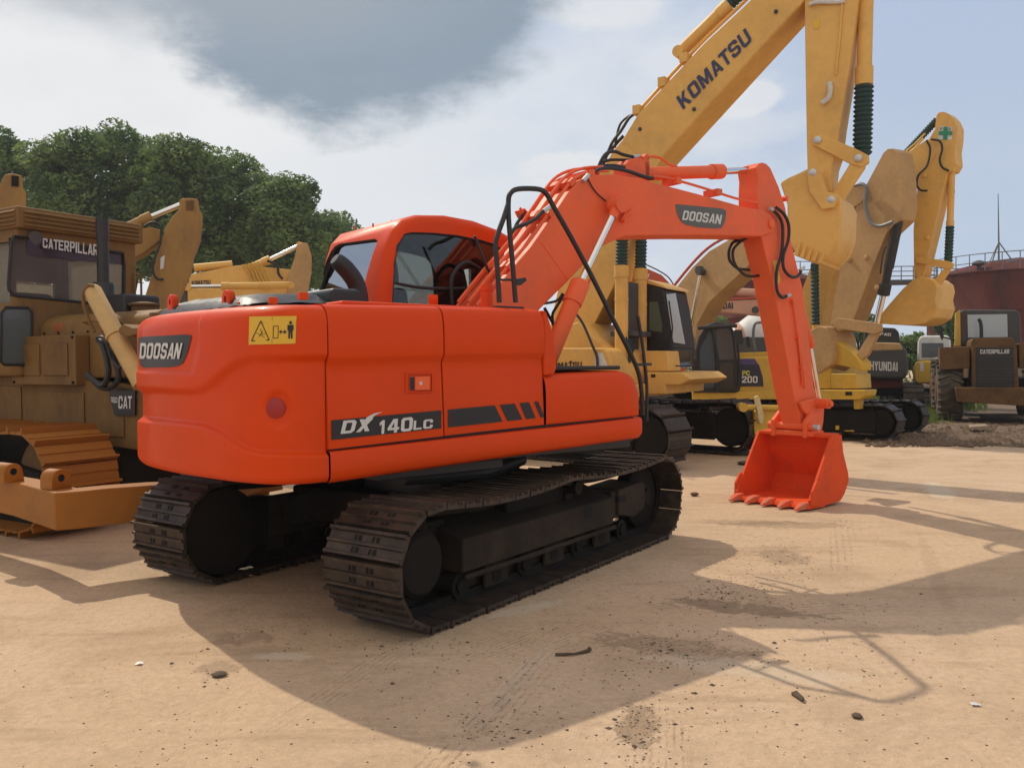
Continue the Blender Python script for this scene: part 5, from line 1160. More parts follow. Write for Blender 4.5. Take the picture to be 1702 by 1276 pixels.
# ------------------------------------------------------------------ yellow excavator at the right with green bellows and a safety-cross plate
YF = Fr(6.3, 18.3, -48)
def yel():
    x = thing('crawler_excavator', (5.6, 17.9, 0), 'yellow excavator with a green cross plate on its arm, bucket hanging beside the tank', 'excavator')
    bp = [(1322, 660), (1322, 560), (1330, 490), (1352, 430), (1400, 348), (1450, 300), (1497, 261), (1541, 231), (1552, 238), (1556, 256), (1545, 274), (1500, 318), (1440, 380), (1403, 418), (1376, 483), (1366, 530), (1366, 660)]
    b = px_prism('boom', YF, bp, -.22, .44, 'yellow', x, bevel=.012)
    ap = [(1556, 192), (1560, 187), (1568, 185.5), (1576, 189), (1585, 198), (1591, 212), (1590, 232), (1587, 252), (1589, 273), (1583, 284), (1574, 287), (1560, 350), (1541, 429), (1536, 455), (1528, 468), (1519, 463), (1518, 382), (1522, 340), (1526, 300), (1532, 262), (1541, 236), (1554, 214)]
    a = px_prism('arm', YF, ap, -.20, .34, 'yellow', x, bevel=.01)
    n = MB(); n.ppx(YF, [(1561, 210), (1583, 211), (1582, 232.5), (1559, 231.5)], -.205, .004); pl_ = n.build('safety_plate', M['whitep'], a)
    n = MB(); n.ppx(YF, [(1568, 211), (1575, 211), (1574.5, 232), (1567.5, 232)], -.215, .006); n.ppx(YF, [(1560.5, 218), (1582.5, 218.5), (1582, 225), (1560, 224.5)], -.218, .006); n.build('safety_cross', M['green'], a)
    for s_, q in (('安', (1562, 217, 1567, 211.5)), ('全', (1576, 217.5, 1582, 212))):
        try: dtext(s_, [(q[0], q[1]), (q[2], q[1]), (q[2], q[3]), (q[0], q[3])], pl_, M['blackd'], a, .0, off=.02)
        except Exception: pass
    bolts_or_gaps(YF, ((1536, 292), (1541, 395), (1526, 458)), -.21, .04, a, 'yellow', 'boss')
    n = MB(); hose(n, YF, [(1540, 234), (1546, 248), (1541, 275), (1527, 290), (1523, 305), (1530, 316), (1541, 317)], -.30, .02); hose(n, YF, [(1548, 232), (1562, 235), (1566, 248), (1562, 265), (1566, 278), (1577, 284)], -.28, .02); n.build('hydraulic_hose', M['rubber'], a, split=True)
    n = MB(); n.bellows(YF.u(1497, 264, Y=0), YF.u(1558, 199, Y=0), .075, 18); n.build('arm_cylinder_bellows', M['bellow'], x, ang=20)
    n = MB(); n.tube([YF.u(px_, y, Y=-.18) for px_, y in ((1494, 268), (1520, 246), (1535, 230))], .018, 8); n.tube([YF.u(px_, y, Y=-.1) for px_, y in ((1494, 262), (1520, 240), (1538, 222))], .018, 8); n.build('hydraulic_pipe', M['yellow2'], b, split=True)
    A, H, E_ = YF.u(1582, 286, Y=-.05), YF.u(1579, 376, Y=-.05), YF.u(1576, 436, Y=-.05); t = (H-A).normalized(); L = (H-A).length
    n = MB(); n.lathe(A, t, [(0, .06), (L*.35, .06), (L*.35, .068), (L*.38, .068), (L*.38, .06), (L-.1, .06), (L-.1, .07), (L, .07)], 20); c = n.build('bucket_cylinder', M['yellow'], x, ang=40)
    n = MB(); n.bellows(H, E_, .082, 11); n.build('bellows', M['bellow'], c, ang=20)
    n = MB(); n.ppx(YF, [(1521, 427), (1530, 427), (1576, 434), (1585, 438), (1583, 446), (1574, 447), (1522, 436)], -.26, .05); n.ppx(YF, [(1572, 442), (1582, 444), (1560, 478), (1552, 484), (1545, 474)], -.24, .06); n.build('bucket_link', M['yellow'], x, bevel=.008, split=True)
    px_prism('bucket', YF, [(1461, 538), (1459, 528), (1478, 505), (1500, 480), (1518, 464), (1530, 459), (1545, 462), (1556, 470), (1558, 482), (1555, 496), (1558, 512), (1552, 528), (1536, 538), (1510, 541)], -.42, .85, 'yellow', x, bevel=.02)
    for px_, Y in ((1355, -.5), (1371, .35)):
        A, H = YF.u(px_+2, 620, Y=Y), YF.u(px_+1, 540, Y=Y); n = MB(); n.cyl(A, H, .075, 18); c = n.build('boom_cylinder', M['yellow'], x); n = MB(); n.bellows(H, YF.u(px_-1, 438 if Y < 0 else 470, Y=Y), .088, 16); n.build('bellows', M['bellow'], c, ang=20)
    px_prism('battery_box', YF, [(1381, 621), (1423, 621), (1425, 646), (1381, 646)], -1.2, .6, 'yellow2', x, bevel=.015)
    px_prism('side_step', YF, [(1352, 648), (1438, 648), (1436, 658), (1428, 664), (1352, 664)], -1.32, .5, 'yellow2', x, bevel=.015)
    px_prism('foot_bracket', YF, [(1418, 664), (1428, 664), (1427, 680), (1419, 680)], -1.1, .2, 'yellow2', x)
    px_prism('front_frame', YF, [(1353, 600), (1380, 612), (1381, 646), (1353, 646)], -1.0, 1.6, 'yellow2', x, bevel=.015)
    n = MB(); n.ppx(YF, [(1405, 651), (1416, 651), (1416, 657), (1405, 657)], -1.33, .01); n.build('step_slot', M['blackd'], x)
    px_prism('cab', YF, [(1380, 562), (1385, 548), (1400, 548), (1404, 556), (1405, 600), (1405, 622), (1380, 622)], .5, .55, 'black', x, bevel=.05)
    YT = Fr(6.5, 18.3, -38)
    for lo in (-1, 1):
        y0, y1 = (-1.35, -.80) if lo < 0 else (.70, 1.25)
        tr = crawler('track', x, YT, -1.7, 1.7, .34, .34, y0, y1, 44, M['steel'], sag=.03, humps=2, lift=.03, gh=.035, bars=(1, .3, .3), bolts_or_gaps=False)
        n = MB(); n.box(YT, -1.6, 1.62, y0+.04, y1-.08, .16, .60); n.lathe(YT.w(1.68, (y0+y1)/2-.14, .37), YT.L, [(0, .27), (.28, .27)], 22); tfm = n.build('track_frame', M['steel_black'], tr, bevel=.04)
        if lo < 0:
            n = MB(); n.add([on(tfm, px_, y, .01) for px_, y in ((1404, 714.8), (1416, 714.8), (1416, 713.6), (1421, 715.6), (1416, 717.6), (1416, 716.4), (1404, 716.4))], [tuple(range(7))]); n.add([on(tfm, px_, y, .01) for px_, y in ((1389, 707), (1395, 707), (1395, 714), (1389, 714))], [(0, 1, 2, 3)]); n.build('direction_arrow', M['ydecal'], tr, fix=False, split=True)
    n = MB(); n.box(YT, -.8, .8, -.9, .8, .4, .75); n.lathe(YT.w(0, 0, .7), (0, 0, 1), [(0, .6), (.3, .6)], 24); n.box(YF, -1.6, .6, -1.0, 1.0, 1.0, 1.15); n.build('centre_frame', M['steel_black'], x, bevel=.02)
yel()

# ------------------------------------------------------------------ farther machines
def hyu():
    f = Fr(11.2, 26, -22); x = thing('crawler_excavator', (12, 27.5, 0), 'dark brown excavator seen from behind with worn white lettering on its tail weight', 'excavator')
    c = px_prism('counterweight', f, [(1440, 584), (1444, 574), (1500, 573), (1507, 582), (1510, 610), (1506, 630), (1440, 628)], 0, .9, 'darkgrey', x, bevel=.10)
    px_prism('engine_hood', f, [(1437, 584), (1440, 572), (1460, 569), (1496, 570), (1502, 582)], -.02, 2.2, 'tan', x, bevel=.05)
    dtext('HYUNDAI', [(1446, 615), (1492, 617), (1492, 602), (1446, 600)], c, M['white'], c, .02, off=.02)
    px_prism('side_body', f, [(1436, 590), (1500, 590), (1502, 646), (1436, 646)], .9, 2.2, 'darkgrey', x, bevel=.05)
    px_prism('lower_frame', f, [(1444, 630), (1500, 632), (1496, 645), (1444, 645)], .4, 1.6, 'rust', x, bevel=.03)
    carrier(x, Fr(12.0, 28.0, 66), .95, 'darkgrey', upper=False)
    g = px_prism('cab', f, [(1436, 572), (1437, 548), (1442, 543), (1488, 545), (1494, 552), (1497, 571)], 1.2, 1.4, 'black', x, bevel=.06)
    px_prism('rear_window', f, [(1441, 553), (1484, 554), (1485, 570), (1441, 570)], 1.18, .02, 'glass_dark', g, bevel=0)
    dtext('APAC', [(1456, 557), (1481, 558.5), (1481, 554), (1456, 552)], g, M['white'], g, .03, off=.06)
hyu()
def crane():
    f = Fr(8, 30, -14); x = thing('crane_truck', (8.2, 31, 0), 'faded pink crane boom lying level behind the black cab, with dark lettering', 'crane')
    b = px_prism('boom', f, [(1176, 500), (1262, 497), (1320, 492), (1330, 528), (1262, 524), (1176, 516)], 0, .7, 'pink', x, bevel=.03)
    px_prism('boom_top_plate', f, [(1176, 497), (1262, 493), (1325, 488), (1325, 493), (1176, 500)], -.05, .8, 'redp', x, bevel=.01)
    dtext('HYU', [(1180, 514), (1194, 513.5), (1194, 503), (1180, 503)], b, flat('worn_lettering', (.62, .45, .36), .5), b, .03, off=.03)
    dtext('NDAI', [(1194.5, 513.5), (1218, 513), (1218, 503), (1194.5, 503)], b, M['blackd'], b, .03, off=.03)
    n = MB(); n.tube([f.u(px_, y, Y=.2) for px_, y in ((1200, 478), (1230, 486), (1262, 488))], [.13, .16, .16], 16); n.build('ram', M['pink'], x)
    n = MB(); n.lathe(f.u(1255, 515, Y=-.02), (0, -1, 0), [(0, .12), (.08, .12)], 14); n.build('pivot_pin', M['darkgrey'], x)
    px_prism('chassis', f, [(1180, 560), (1330, 560), (1330, 640), (1180, 640)], .5, 2.0, 'darkgrey', x, bevel=.05)
    n = MB()
    for px_ in (1200, 1300): n.cyl(f.u(px_, 655, Y=.5), f.u(px_, 655, Y=.5)+Vector((0, .4, 0)), .5, 24)
    n.build('wheel', M['tyre'], x, split=True)
crane()
def mixer():
    f = Fr(9.5, 33, -14); x = thing('concrete_mixer_truck', (9.6, 34, 0), 'truck with a white and pink concrete mixer drum behind the navy side panel', 'truck')
    c = f.u(1262, 562, Y=1.2); ax = Vector((1, .1, .12)).normalized()
    m = MB(); m.lathe(c-ax*1.3, ax, [(0, .35), (.15, .5), (1.0, .98), (1.6, 1.08), (2.3, 1.0), (3.3, .6), (3.6, .45)], 36); m.build('drum', M['whitep'], x)
    m = MB(); m.lathe(c-ax*1.05, ax, [(0, .62), (.10, .68), (.2, .73)], 36); m.build('drum_stripe', M['pink'], x)
    px_prism('chassis', f, [(1225, 596), (1340, 596), (1340, 630), (1225, 630)], .4, 1.8, 'darkgrey', x, bevel=.03)
    n = MB()
    for px_ in (1240, 1290, 1325): n.cyl(f.u(px_, 645, Y=.4), f.u(px_, 645, Y=.4)+Vector((0, .4, 0)), .5, 24)
    n.build('wheel', M['tyre'], x, split=True)
    px_prism('cab', f, [(1300, 545), (1345, 545), (1350, 630), (1300, 630)], .4, 2.0, 'whitep', x, bevel=.08)
mixer()
def redboom():
    f = Fr(3.6, 27, -8); x = thing('crawler_excavator', (4.6, 28.5, 0), 'red excavator showing only its slim hosed boom above the black cab roof', 'excavator')
    b = px_prism('boom', f, [(1040, 434), (1048, 428), (1075, 446), (1100, 457), (1122, 480), (1110, 500), (1090, 486), (1060, 476), (1040, 470)], 0, .45, 'redp', x, bevel=.02)
    m = MB(); hose(m, f, [(1070, 438), (1095, 450), (1112, 462), (1124, 482)], -.03, .02); m.build('hydraulic_hose', M['rubber'], b)
    m = MB()
    for k in range(4): m.tube([f.u(1046+k*9, 470, Y=-.03), f.u(1052+k*9, 446+k*3, Y=-.03)], .02, 6)
    m.build('hydraulic_pipe', M['white'], b, split=True)
    m = MB(); g = Fr(4.2, 29, 10); m.box(g, -1.5, 1.4, -1.2, 1.2, 1.0, 1.9); m.build('housing', M['redp'], x, bevel=.1)
    carrier(x, g, .95, 'redp')
redboom()
def whitecab():
    f = Fr(13.3, 27, -25); x = thing('compact_excavator', (13.5, 28, 0), 'small excavator with a white cab over a rounded yellow body, in the grass', 'excavator')
    b = px_prism('body', f, [(1519, 612), (1524, 600), (1570, 598), (1580, 602), (1580, 636), (1524, 638), (1519, 632)], 0, 1.6, 'yellow2', x, bevel=.12)
    c = px_prism('cab', f, [(1525, 600), (1526, 566), (1530, 558), (1576, 557), (1580, 564), (1582, 599)], .15, 1.2, 'whitep', x, bevel=.07)
    px_prism('rear_window', f, [(1532, 570), (1568, 570), (1569, 594), (1532, 594)], .13, .02, flat('grey_window_glass', (.10, .11, .11), .12), c, bevel=0)
    px_prism('warning_label', f, [(1529, 603), (1535, 603), (1535, 617), (1529, 617)], -.01, .01, 'whitep', b, bevel=0)
    px_prism('lamp_cover', f, [(1548, 600), (1552, 594), (1562, 593), (1566, 600)], .0, .3, 'whitep', b, bevel=.01)
    carrier(x, Fr(13.7, 28.1, 92), .62, 'yellow2', upper=False)
whitecab()
def loader():
    f = Fr(11.3, 20.8, -24); x = thing('wheel_loader', (12.8, 22.5, 0), 'rusty ochre wheel loader seen from behind with a black radiator grille and big dusty tyre', 'loader')
    g = px_prism('radiator_housing', f, [(1615, 575), (1690, 575), (1694, 650), (1616, 650)], 0, 2.6, 'brownrad', x, bevel=.03)
    px_prism('hood_top', f, [(1614, 568), (1618, 562), (1684, 561), (1688, 575), (1614, 576)], .02, 2.6, 'brownrad', x, bevel=.02)
    gr = px_prism('radiator_grille', f, [(1622, 577), (1684, 577), (1686, 643), (1622, 643)], -.02, .03, 'blackd', x, bevel=0)
    m = MB()
    for k in range(13): a = f.u(1625, 594+k*3.8, Y=-.035); b_ = f.u(1683, 594+k*3.8, Y=-.035); m.tube([a, b_], .010, 6)
    m.build('grille_bar', M['darkgrey'], gr, split=True)
    dtext('CATERPILLAR', [(1629, 588), (1677.5, 587.5), (1677.5, 580.5), (1629, 581)], gr, M['white'], gr, .05, off=.012)
    px_prism('rear_bumper', f, [(1588, 644), (1760, 644), (1760, 655), (1725, 676), (1592, 668)], -.35, .7, 'brownrad', x, bevel=.02)
    px_prism('fender', f, [(1562, 577), (1612, 576), (1612, 612), (1562, 615)], .1, .9, 'brownrad', x, bevel=.02)
    px_prism('fender', f, [(1694, 570), (1760, 570), (1760, 612), (1694, 612)], .1, .9, 'brownrad', x, bevel=.02)
    px_prism('tank_box', f, [(1552, 618), (1566, 616), (1566, 640), (1556, 640)], 1.7, .8, 'brownrad', x, bevel=.02)
    def wheel(X, Y):
        cc = f.w(X, Y, .80); m = MB(); m.lathe(cc-f.F*.29, f.F, [(0, .38), (.02, .66), (.07, .73), (.29, .76), (.51, .73), (.56, .66), (.58, .38)], 40)
        for k in range(24):
            a = 2*math.pi*k/24
            for s in (-1, 1):
                aa = a+(.13 if s > 0 else 0); rr = f.L*math.cos(aa)+Vector((0, 0, math.sin(aa))); t = f.L*-math.sin(aa)+Vector((0, 0, math.cos(aa)))
                x0 = cc+f.F*s*.02; x1 = cc+f.F*s*.29; q = [x0+rr*.72-t*.035, x0+rr*.72+t*.035, x0+rr*.80+t*.03, x0+rr*.80-t*.03]; sh = t*.09
                m.add(q+[v+(x1-x0)+sh-rr*.03 for v in q], [(0, 1, 2, 3), (7, 6, 5, 4), (0, 4, 5, 1), (1, 5, 6, 2), (2, 6, 7, 3), (3, 7, 4, 0)])
        w = m.build('wheel', M['tyre'], x, ang=30); m = MB(); m.lathe(cc-f.F*.31, f.F, [(0, .1), (.0, .36), (.04, .40), (.58, .40), (.62, .3)], 30); m.build('rim', M['brownrad'], w)
    X1 = f.loc(f.u(1580, 665, Y=.1)).x; X2 = X1+2.2
    for X in (X1, X2):
        for Y in (.85, 3.9): wheel(X, Y)
    m = MB(); m.box(f, X1+.35, X2-.35, .4, 4.5, .55, 1.1); m.build('chassis', M['steel_black'], x, bevel=.03)
    c = px_prism('cab', f, [(1594, 574), (1594, 522), (1600, 514), (1692, 515), (1696, 524), (1698, 574)], 1.6, 1.6, 'darkgrey', x, bevel=.05)
    px_prism('rear_window', f, [(1608, 523), (1674, 522), (1675, 560), (1609, 561)], 1.57, .02, 'glass_pale', c, bevel=0)
    px_prism('cab_side_ladder', f, [(1588, 520), (1596, 515), (1597, 575), (1587, 575)], 1.5, .2, 'yellow2', x, bevel=.01)
    m = MB(); m.tube(smooth_path([f.u(px_, y, Y=.9) for px_, y in ((1631, 566), (1631, 545), (1629, 534), (1626, 530))], 3), .045, 12); m.build('exhaust_pipe', M['black'], x)
    m = MB(); m.ppx(f, [(1560, 540), (1565, 542), (1569, 560), (1566, 566), (1561, 556)], 1.5, .06); m.tube([f.u(1567, 560, Y=1.5), f.u(1590, 566, Y=1.6)], .02, 6); m.build('mirror', M['black'], x, split=True)
loader()

# ------------------------------------------------------------------ machines showing behind the bulldozer
def hulk(root, fr, mat, s=1.0):
    m = MB(); m.box(fr, -2.4*s, 1.2*s, -1.25*s, 1.25*s, 1.0*s, 2.0*s); m.build('housing', M[mat], root, bevel=.08, seg=3); carrier(root, fr, s, mat)
def left_machines():
    f = Fr(-5.8, 14, 20); x = thing('crawler_excavator', (-6.5, 15, 0), 'ochre excavator folded behind the bulldozer cab, thick arm with a small white label', 'excavator')
    ap = [(288, 358), (298, 348), (303, 330), (316, 329), (329, 331), (332, 350), (337, 356), (336, 375), (333, 397), (322, 425), (318, 450), (288, 520), (232, 520), (253, 455), (257, 440), (262, 420), (267, 403), (273, 381)]
    a = px_prism('arm', f, ap, -.2, .5, 'ochre', x, bevel=.02)
    px_prism('label', f, [(267, 428), (274, 424), (272, 446), (266, 448)], -.21, .01, 'whitep', a, bevel=0)
    px_prism('boom', f, [(200, 382), (222, 383), (251, 377), (270, 383), (268, 398), (243, 418), (222, 430), (190, 470), (190, 560), (150, 560), (150, 440)], .05, .5, 'ochre', x, bevel=.02)
    rod_cyl('arm_cylinder', f, (196, 386), (252, 360), (306, 338), .2, .085, .045, 'ochre', x)
    m = MB(); hose(m, f, [(268, 384), (266, 405), (257, 430), (254, 450), (261, 463), (272, 464)], -.26, .02); hose(m, f, [(240, 376), (252, 370), (265, 374), (270, 390)], -.2, .02); m.build('hydraulic_hose', M['rubber'], a, split=True)
    m = MB(); m.ppx(f, [(309, 334), (322, 333), (322, 349), (310, 349)], -.22, .03); m.build('fork_gap', M['brownrad'], a)
    hulk(x, Fr(-7.6, 15.4, 10), 'ochre')
    f = Fr(-7.6, 12.5, 30); x = thing('crawler_excavator', (-8.6, 14, 0), 'ochre excavator at the left edge showing only its arm head above the bulldozer roof', 'excavator')
    a = px_prism('arm', f, [(-40, 330), (0, 306), (8, 290), (22, 288), (37, 292), (38, 312), (44, 321), (42, 400), (-20, 430)], 0, .5, 'ochre', x, bevel=.02)
    m = MB(); m.ppx(f, [(19, 292), (31, 293), (31, 310), (19, 309)], -.02, .03); m.build('fork_gap', M['steel_black'], a)
    px_prism('boom', f, [(-40, 430), (42, 420), (30, 560), (-60, 560)], .1, .4, 'ochre', x, bevel=.02)
    hulk(x, Fr(-9.4, 13.4, 20), 'ochre')
    f = Fr(-6.3, 20, 14); x = thing('crawler_excavator', (-6, 21, 0), 'yellow excavator with its boom lying low behind the orange cab, draped with thin yellow lines', 'excavator')
    b = px_prism('boom', f, [(312, 480), (316, 456), (352, 449), (381, 443), (406, 440), (444, 444), (484, 448), (488, 480), (480, 520), (312, 520)], 0, .5, 'yellow', x, bevel=.02)
    dtext('KOMATSU', [(319, 474), (350, 472.5), (350, 465.5), (319, 467)], b, M['blackd'], b, .04, off=.02)
    px_prism('arm', f, [(490, 427), (494, 408), (502, 403), (511, 404), (518, 424), (518, 452), (512, 485), (500, 520), (478, 520), (477, 465)], -.1, .5, 'tan', x, bevel=.02)
    rod_cyl('arm_cylinder', f, (416, 445), (449, 431), (498, 408), .1, .09, .05, 'yellow', x)
    m = MB(); m.cyl(f.u(323, 445, Y=.1), f.u(386, 439, Y=.1), .085, 16); m.build('boom_ram', M['yellow'], x)
    m = MB()
    for k in range(6): hose(m, f, [(402+k*5, 440-k), (412+k*6, 450), (418+k*6, 464), (430+k*5, 478)], -.05-.02*k, .022)
    m.build('oil_pipe', M['yellow2'], b, split=True)
    m = MB(); hose(m, f, [(444, 433), (460, 441), (463, 455), (470, 464)], -.1, .03); m.build('hydraulic_hose', M['rubber'], b)
    hulk(x, Fr(-6.2, 21.6, 15), 'yellow')
    f = Fr(-5.2, 17.5, 12); x = thing('crawler_excavator', (-4.6, 18.5, 0), 'yellow excavator showing only a long level ram above the orange engine cover', 'excavator')
    rod_cyl('boom_cylinder', f, (484, 474), (368, 476), (312, 477), 0, .075, .045, 'yellow', x)
    hulk(x, Fr(-4.9, 19.0, 5), 'yellow', .85)
left_machines()

# ------------------------------------------------------------------ storage tanks, walkway, mast
def tanks():
    f = Fr(0, 52, 0)
    def tank(x0, x1, ytop, ydome, depth, label):
        a, b = Fr(0, depth, 0).u(x0, ytop, Y=0), Fr(0, depth, 0).u(x1, ytop, Y=0); c = (a+b)/2; r = (b-a).length/2; zt = a.z; zd = Fr(0, depth, 0).u((x0+x1)/2, ydome, Y=0).z
        t = thing('storage_tank', (c.x, c.y, 0), label, 'tank')
        m = MB(); m.lathe(Vector((c.x, c.y, 0)), (0, 0, 1), [(0, r), (zt*.33, r), (zt*.333, r*1.004), (zt*.337, r*1.004), (zt*.34, r), (zt*.66, r), (zt*.663, r*1.004), (zt*.667, r*1.004), (zt*.67, r), (zt-.05, r), (zt-.05, r*1.012), (zt, r*1.012)], 72); m.build('shell', M['rust'], t, ang=50)
        m = MB(); m.lathe(Vector((c.x, c.y, zt-.02)), (0, 0, 1), [(0, r*1.0), ((zd-zt)*.45, r*.72), ((zd-zt)*.8, r*.4), (zd-zt, .2)], 72); m.build('dome', M['rust'], t, ang=60)
        m = MB()
        for h in (.5, 1.0):
            m.tube([Vector((c.x+r*math.cos(q), c.y+r*math.sin(q), zt+h)) for q in [2*math.pi*k/72 for k in range(73)]], .03, 6, False)
        m.build('guard_rail', M['galv'], t, split=True)
        m = MB()
        for k in range(36): q = 2*math.pi*k/36; m.cyl(Vector((c.x+r*math.cos(q), c.y+r*math.sin(q), zt)), Vector((c.x+r*math.cos(q), c.y+r*math.sin(q), zt+1.0)), .028, 6)
        m.build('rail_post', M['galv'], t, split=True)
        return t, c, r, zt, zd
    t, c, r, zt, zd = tank(1556, 1830, 460, 428, 52, 'huge rust-red round storage tank with a domed top and guard rail at the right edge')
    m = MB()
    for px_, Y in ((1627, -2.5), (1682, -2.5)):
        p = Fr(0, 52+Y, 0).u(px_, 440, Y=0); m.lathe(Vector((p.x, p.y, p.z-.5)), (0, 0, 1), [(0, .12), (.45, .12), (.5, .36), (.62, .38), (.68, .3), (.75, .1)], 14)
    m.build('vent_cap', M['darkgrey'], t, split=True)
    g = Fr(0, 50, 0); base = g.u(1660, 436, Y=0); top = g.u(1659, 322, Y=0); mid = g.u(1660, 402, Y=0)
    m = thing('lightning_mast', (base.x, base.y, base.z), 'thin lightning mast on a tripod on top of the big red tank', 'mast')
    k = MB(); k.tube([base, mid, top], [.06, .05, .02], 8); k.build('pole', M['galv'], m)
    k = MB()
    for dx, dy in ((-.75, -.3), (.8, -.2), (.0, .8)): k.tube([base+Vector((dx, dy, -.1)), mid], .035, 6)
    k.build('leg', M['galv'], m, split=True)
    tank(1192, 1398, 474, 455, 54, 'dark rust round storage tank half hidden behind the orange and tan arms')
    w = Fr(0, 50, 0); wk = thing('walkway_bridge', (26, 50, 6), 'steel walkway with railings running level between the two rusty tanks', 'walkway')
    k = MB(); k.ppx(w, [(1396, 466), (1560, 464), (1560, 470), (1396, 473)], 0, 1.2); k.build('deck', M['darkgrey'], wk)
    k = MB()
    for yy in (442, 450, 458): k.tube([w.u(1396, yy+2, Y=0), w.u(1560, yy, Y=0)], .028, 6); k.tube([w.u(1396, yy+2, Y=1.2), w.u(1560, yy, Y=1.2)], .028, 6)
    k.build('guard_rail', M['galv'], wk, split=True)
    k = MB()
    for i in range(9):
        px_ = 1398+i*20
        for Y in (0, 1.2): k.tube([w.u(px_, 468, Y=Y), w.u(px_, 443, Y=Y)], .03, 6)
    k.build('rail_post', M['galv'], wk, split=True)
tanks()
# ================================================================== trees, ground, litter
def leaf_mat(name, dark, light):
    m, nt, p = new_mat(name); N = nt.nodes.new; Lk = nt.links.new
    tc = N('ShaderNodeTexCoord'); n = N('ShaderNodeTexNoise'); n.inputs['Scale'].default_value = .9; n.inputs['Detail'].default_value = 5; Lk(tc.outputs['Object'], n.inputs[0])
    r = N('ShaderNodeValToRGB'); r.color_ramp.elements[0].position = .35; r.color_ramp.elements[1].position = .68; r.color_ramp.elements[0].color = (*dark, 1); r.color_ramp.elements[1].color = (*light, 1)
    Lk(n.outputs[0], r.inputs[0]); Lk(r.outputs[0], p.inputs['Base Color']); p.inputs['Roughness'].default_value = .6; p.inputs['Specular IOR Level'].default_value = .3
    tr = N('ShaderNodeBsdfTranslucent'); Lk(r.outputs[0], tr.inputs[0]); mx = N('ShaderNodeMixShader'); mx.inputs[0].default_value = .42
    Lk(p.outputs[0], mx.inputs[1]); Lk(tr.outputs[0], mx.inputs[2]); Lk(mx.outputs[0], nt.nodes['Material Output'].inputs[0]); return m
LEAF = leaf_mat('broad_leaves', (.055, .115, .038), (.24, .34, .10)); LEAF2 = leaf_mat('young_leaves', (.10, .17, .05), (.22, .30, .10))
BARK = paint('tree_bark', (.10, .075, .055), .9, dirt=.5, dirtcol=(.04, .03, .02), scale=5, bump=.4)
def leaves(m, c, r, n, size, rng, squash=.8):
    for _ in range(n):
        while True:
            v = Vector((rng.uniform(-1, 1), rng.uniform(-1, 1), rng.uniform(-1, 1)))
            if .2 < v.length < 1: break
        v = v.normalized()*v.length**.45*r; p = c+Vector((v.x, v.y, v.z*squash)); s = size*rng.uniform(.6, 1.3)
        a = Vector((rng.uniform(-1, 1), rng.uniform(-1, 1), rng.uniform(-.6, .6))).normalized(); up = (v.normalized()*.8+Vector((rng.uniform(-1, 1), rng.uniform(-1, 1), rng.uniform(0, 1.2)))).normalized(); b = up.cross(a)
        if b.length < .1: continue
        b = b.normalized()*s*.45; a = a*s
        m.v += [p-a*.5, p+b*.5, p+a*.5, p-b*.5]; k = len(m.v); m.f.append((k-4, k-3, k-2, k-1))
def tree(px_, ytop, hw, ybot, depth, label, group, seed, size=.30, dens=1.0, mat=LEAF, cat='tree'):
    rng = random.Random(seed); f = Fr(0, depth, 0); top = f.u(px_, ytop, Y=0); x = top.x; H = top.z; w = (f.u(px_+hw, ytop, Y=0)-top).length; zb = max(.8, f.u(px_, ybot, Y=0).z)
    t = thing('broadleaf_tree', (x, depth, 0), label, cat, group); cz = (H+zb)/2; hh = (H-zb)/2
    m = MB(); br = []
    m.tube([Vector((x, depth, 0)), Vector((x+rng.uniform(-.2, .2), depth, zb*.8)), Vector((x+rng.uniform(-.4, .4), depth, cz))], [H*.03, H*.022, H*.012], 10)
    cl = MB(); cl.pc = [(0, 0)]
    N_ = int(58*dens)
    for i in range(N_):
        th = rng.uniform(0, 2*math.pi); u = rng.uniform(-.85, 1.0); rad = math.sqrt(max(0, 1-u*u))
        k = rng.uniform(.62, 1.0)
        bump = 1+.13*math.sin(th*3+seed)+.10*math.sin(u*5+seed*2)
        c = Vector((x+w*.86*rad*math.cos(th)*k*bump, depth+w*.8*rad*math.sin(th)*k, cz+hh*.88*u*(k if u < .5 else max(k, .85))))
        r_ = rng.uniform(.20, .36)*min(w, hh*1.4)
        leaves(cl, c, r_, min(2600, int(21*(r_/size)**2)+60), size, rng)
        if i % 4 == 0: m.tube([Vector((x, depth, zb*.7+rng.uniform(0, hh*.5))), c.lerp(Vector((x, depth, cz)), .5), c], [H*.010, H*.007, H*.003], 6)
    m.build('trunk', BARK, t); cl.build('crown', mat, t, fix=False, ang=180)
TG = 'big trees behind the machines on the left'
for a in ((8, 198, 90, 520, 40, 'dark leafy tree at the left edge of the tree row, rising behind the bulldozer roof'),
          (112, 211, 92, 505, 38, 'leafy tree above the bulldozer cab, second from the left edge of the row'),
          (205, 195, 100, 505, 41, 'tallest broad tree of the row, its top above the bulldozer exhaust stack'),
          (300, 222, 100, 500, 39, 'dense tree standing over the ochre folded arm with the white label'),
          (388, 240, 98, 505, 42, 'broad tree of the row between the ochre folded arm and the low yellow boom'),
          (470, 284, 92, 500, 40, 'tree sloping down over the low yellow boom behind the orange cab'),
          (548, 344, 62, 500, 43, 'lowest and rightmost tree of the left row, beside the orange cab roof')):
    tree(*a, TG, int(a[0]*7+3), size=.24, dens=1.5)
RG = 'small trees under the tanks'
tree(1432, 492, 34, 640, 46, 'pale green small tree showing between the tan arm and its black ram', RG, 11, .26, .8, LEAF2)
tree(1520, 548, 34, 650, 38, 'bushy small tree beside the white cab of the compact excavator', RG, 12, .24, .9, LEAF2)
tree(1572, 500, 22, 660, 44, 'dark slim tree against the red tank above the white cab', RG, 13, .24, .8, LEAF)
tree(1195, 520, 40, 600, 44, 'low tree crown under the pink crane boom', RG, 14, .26, .8, LEAF2)
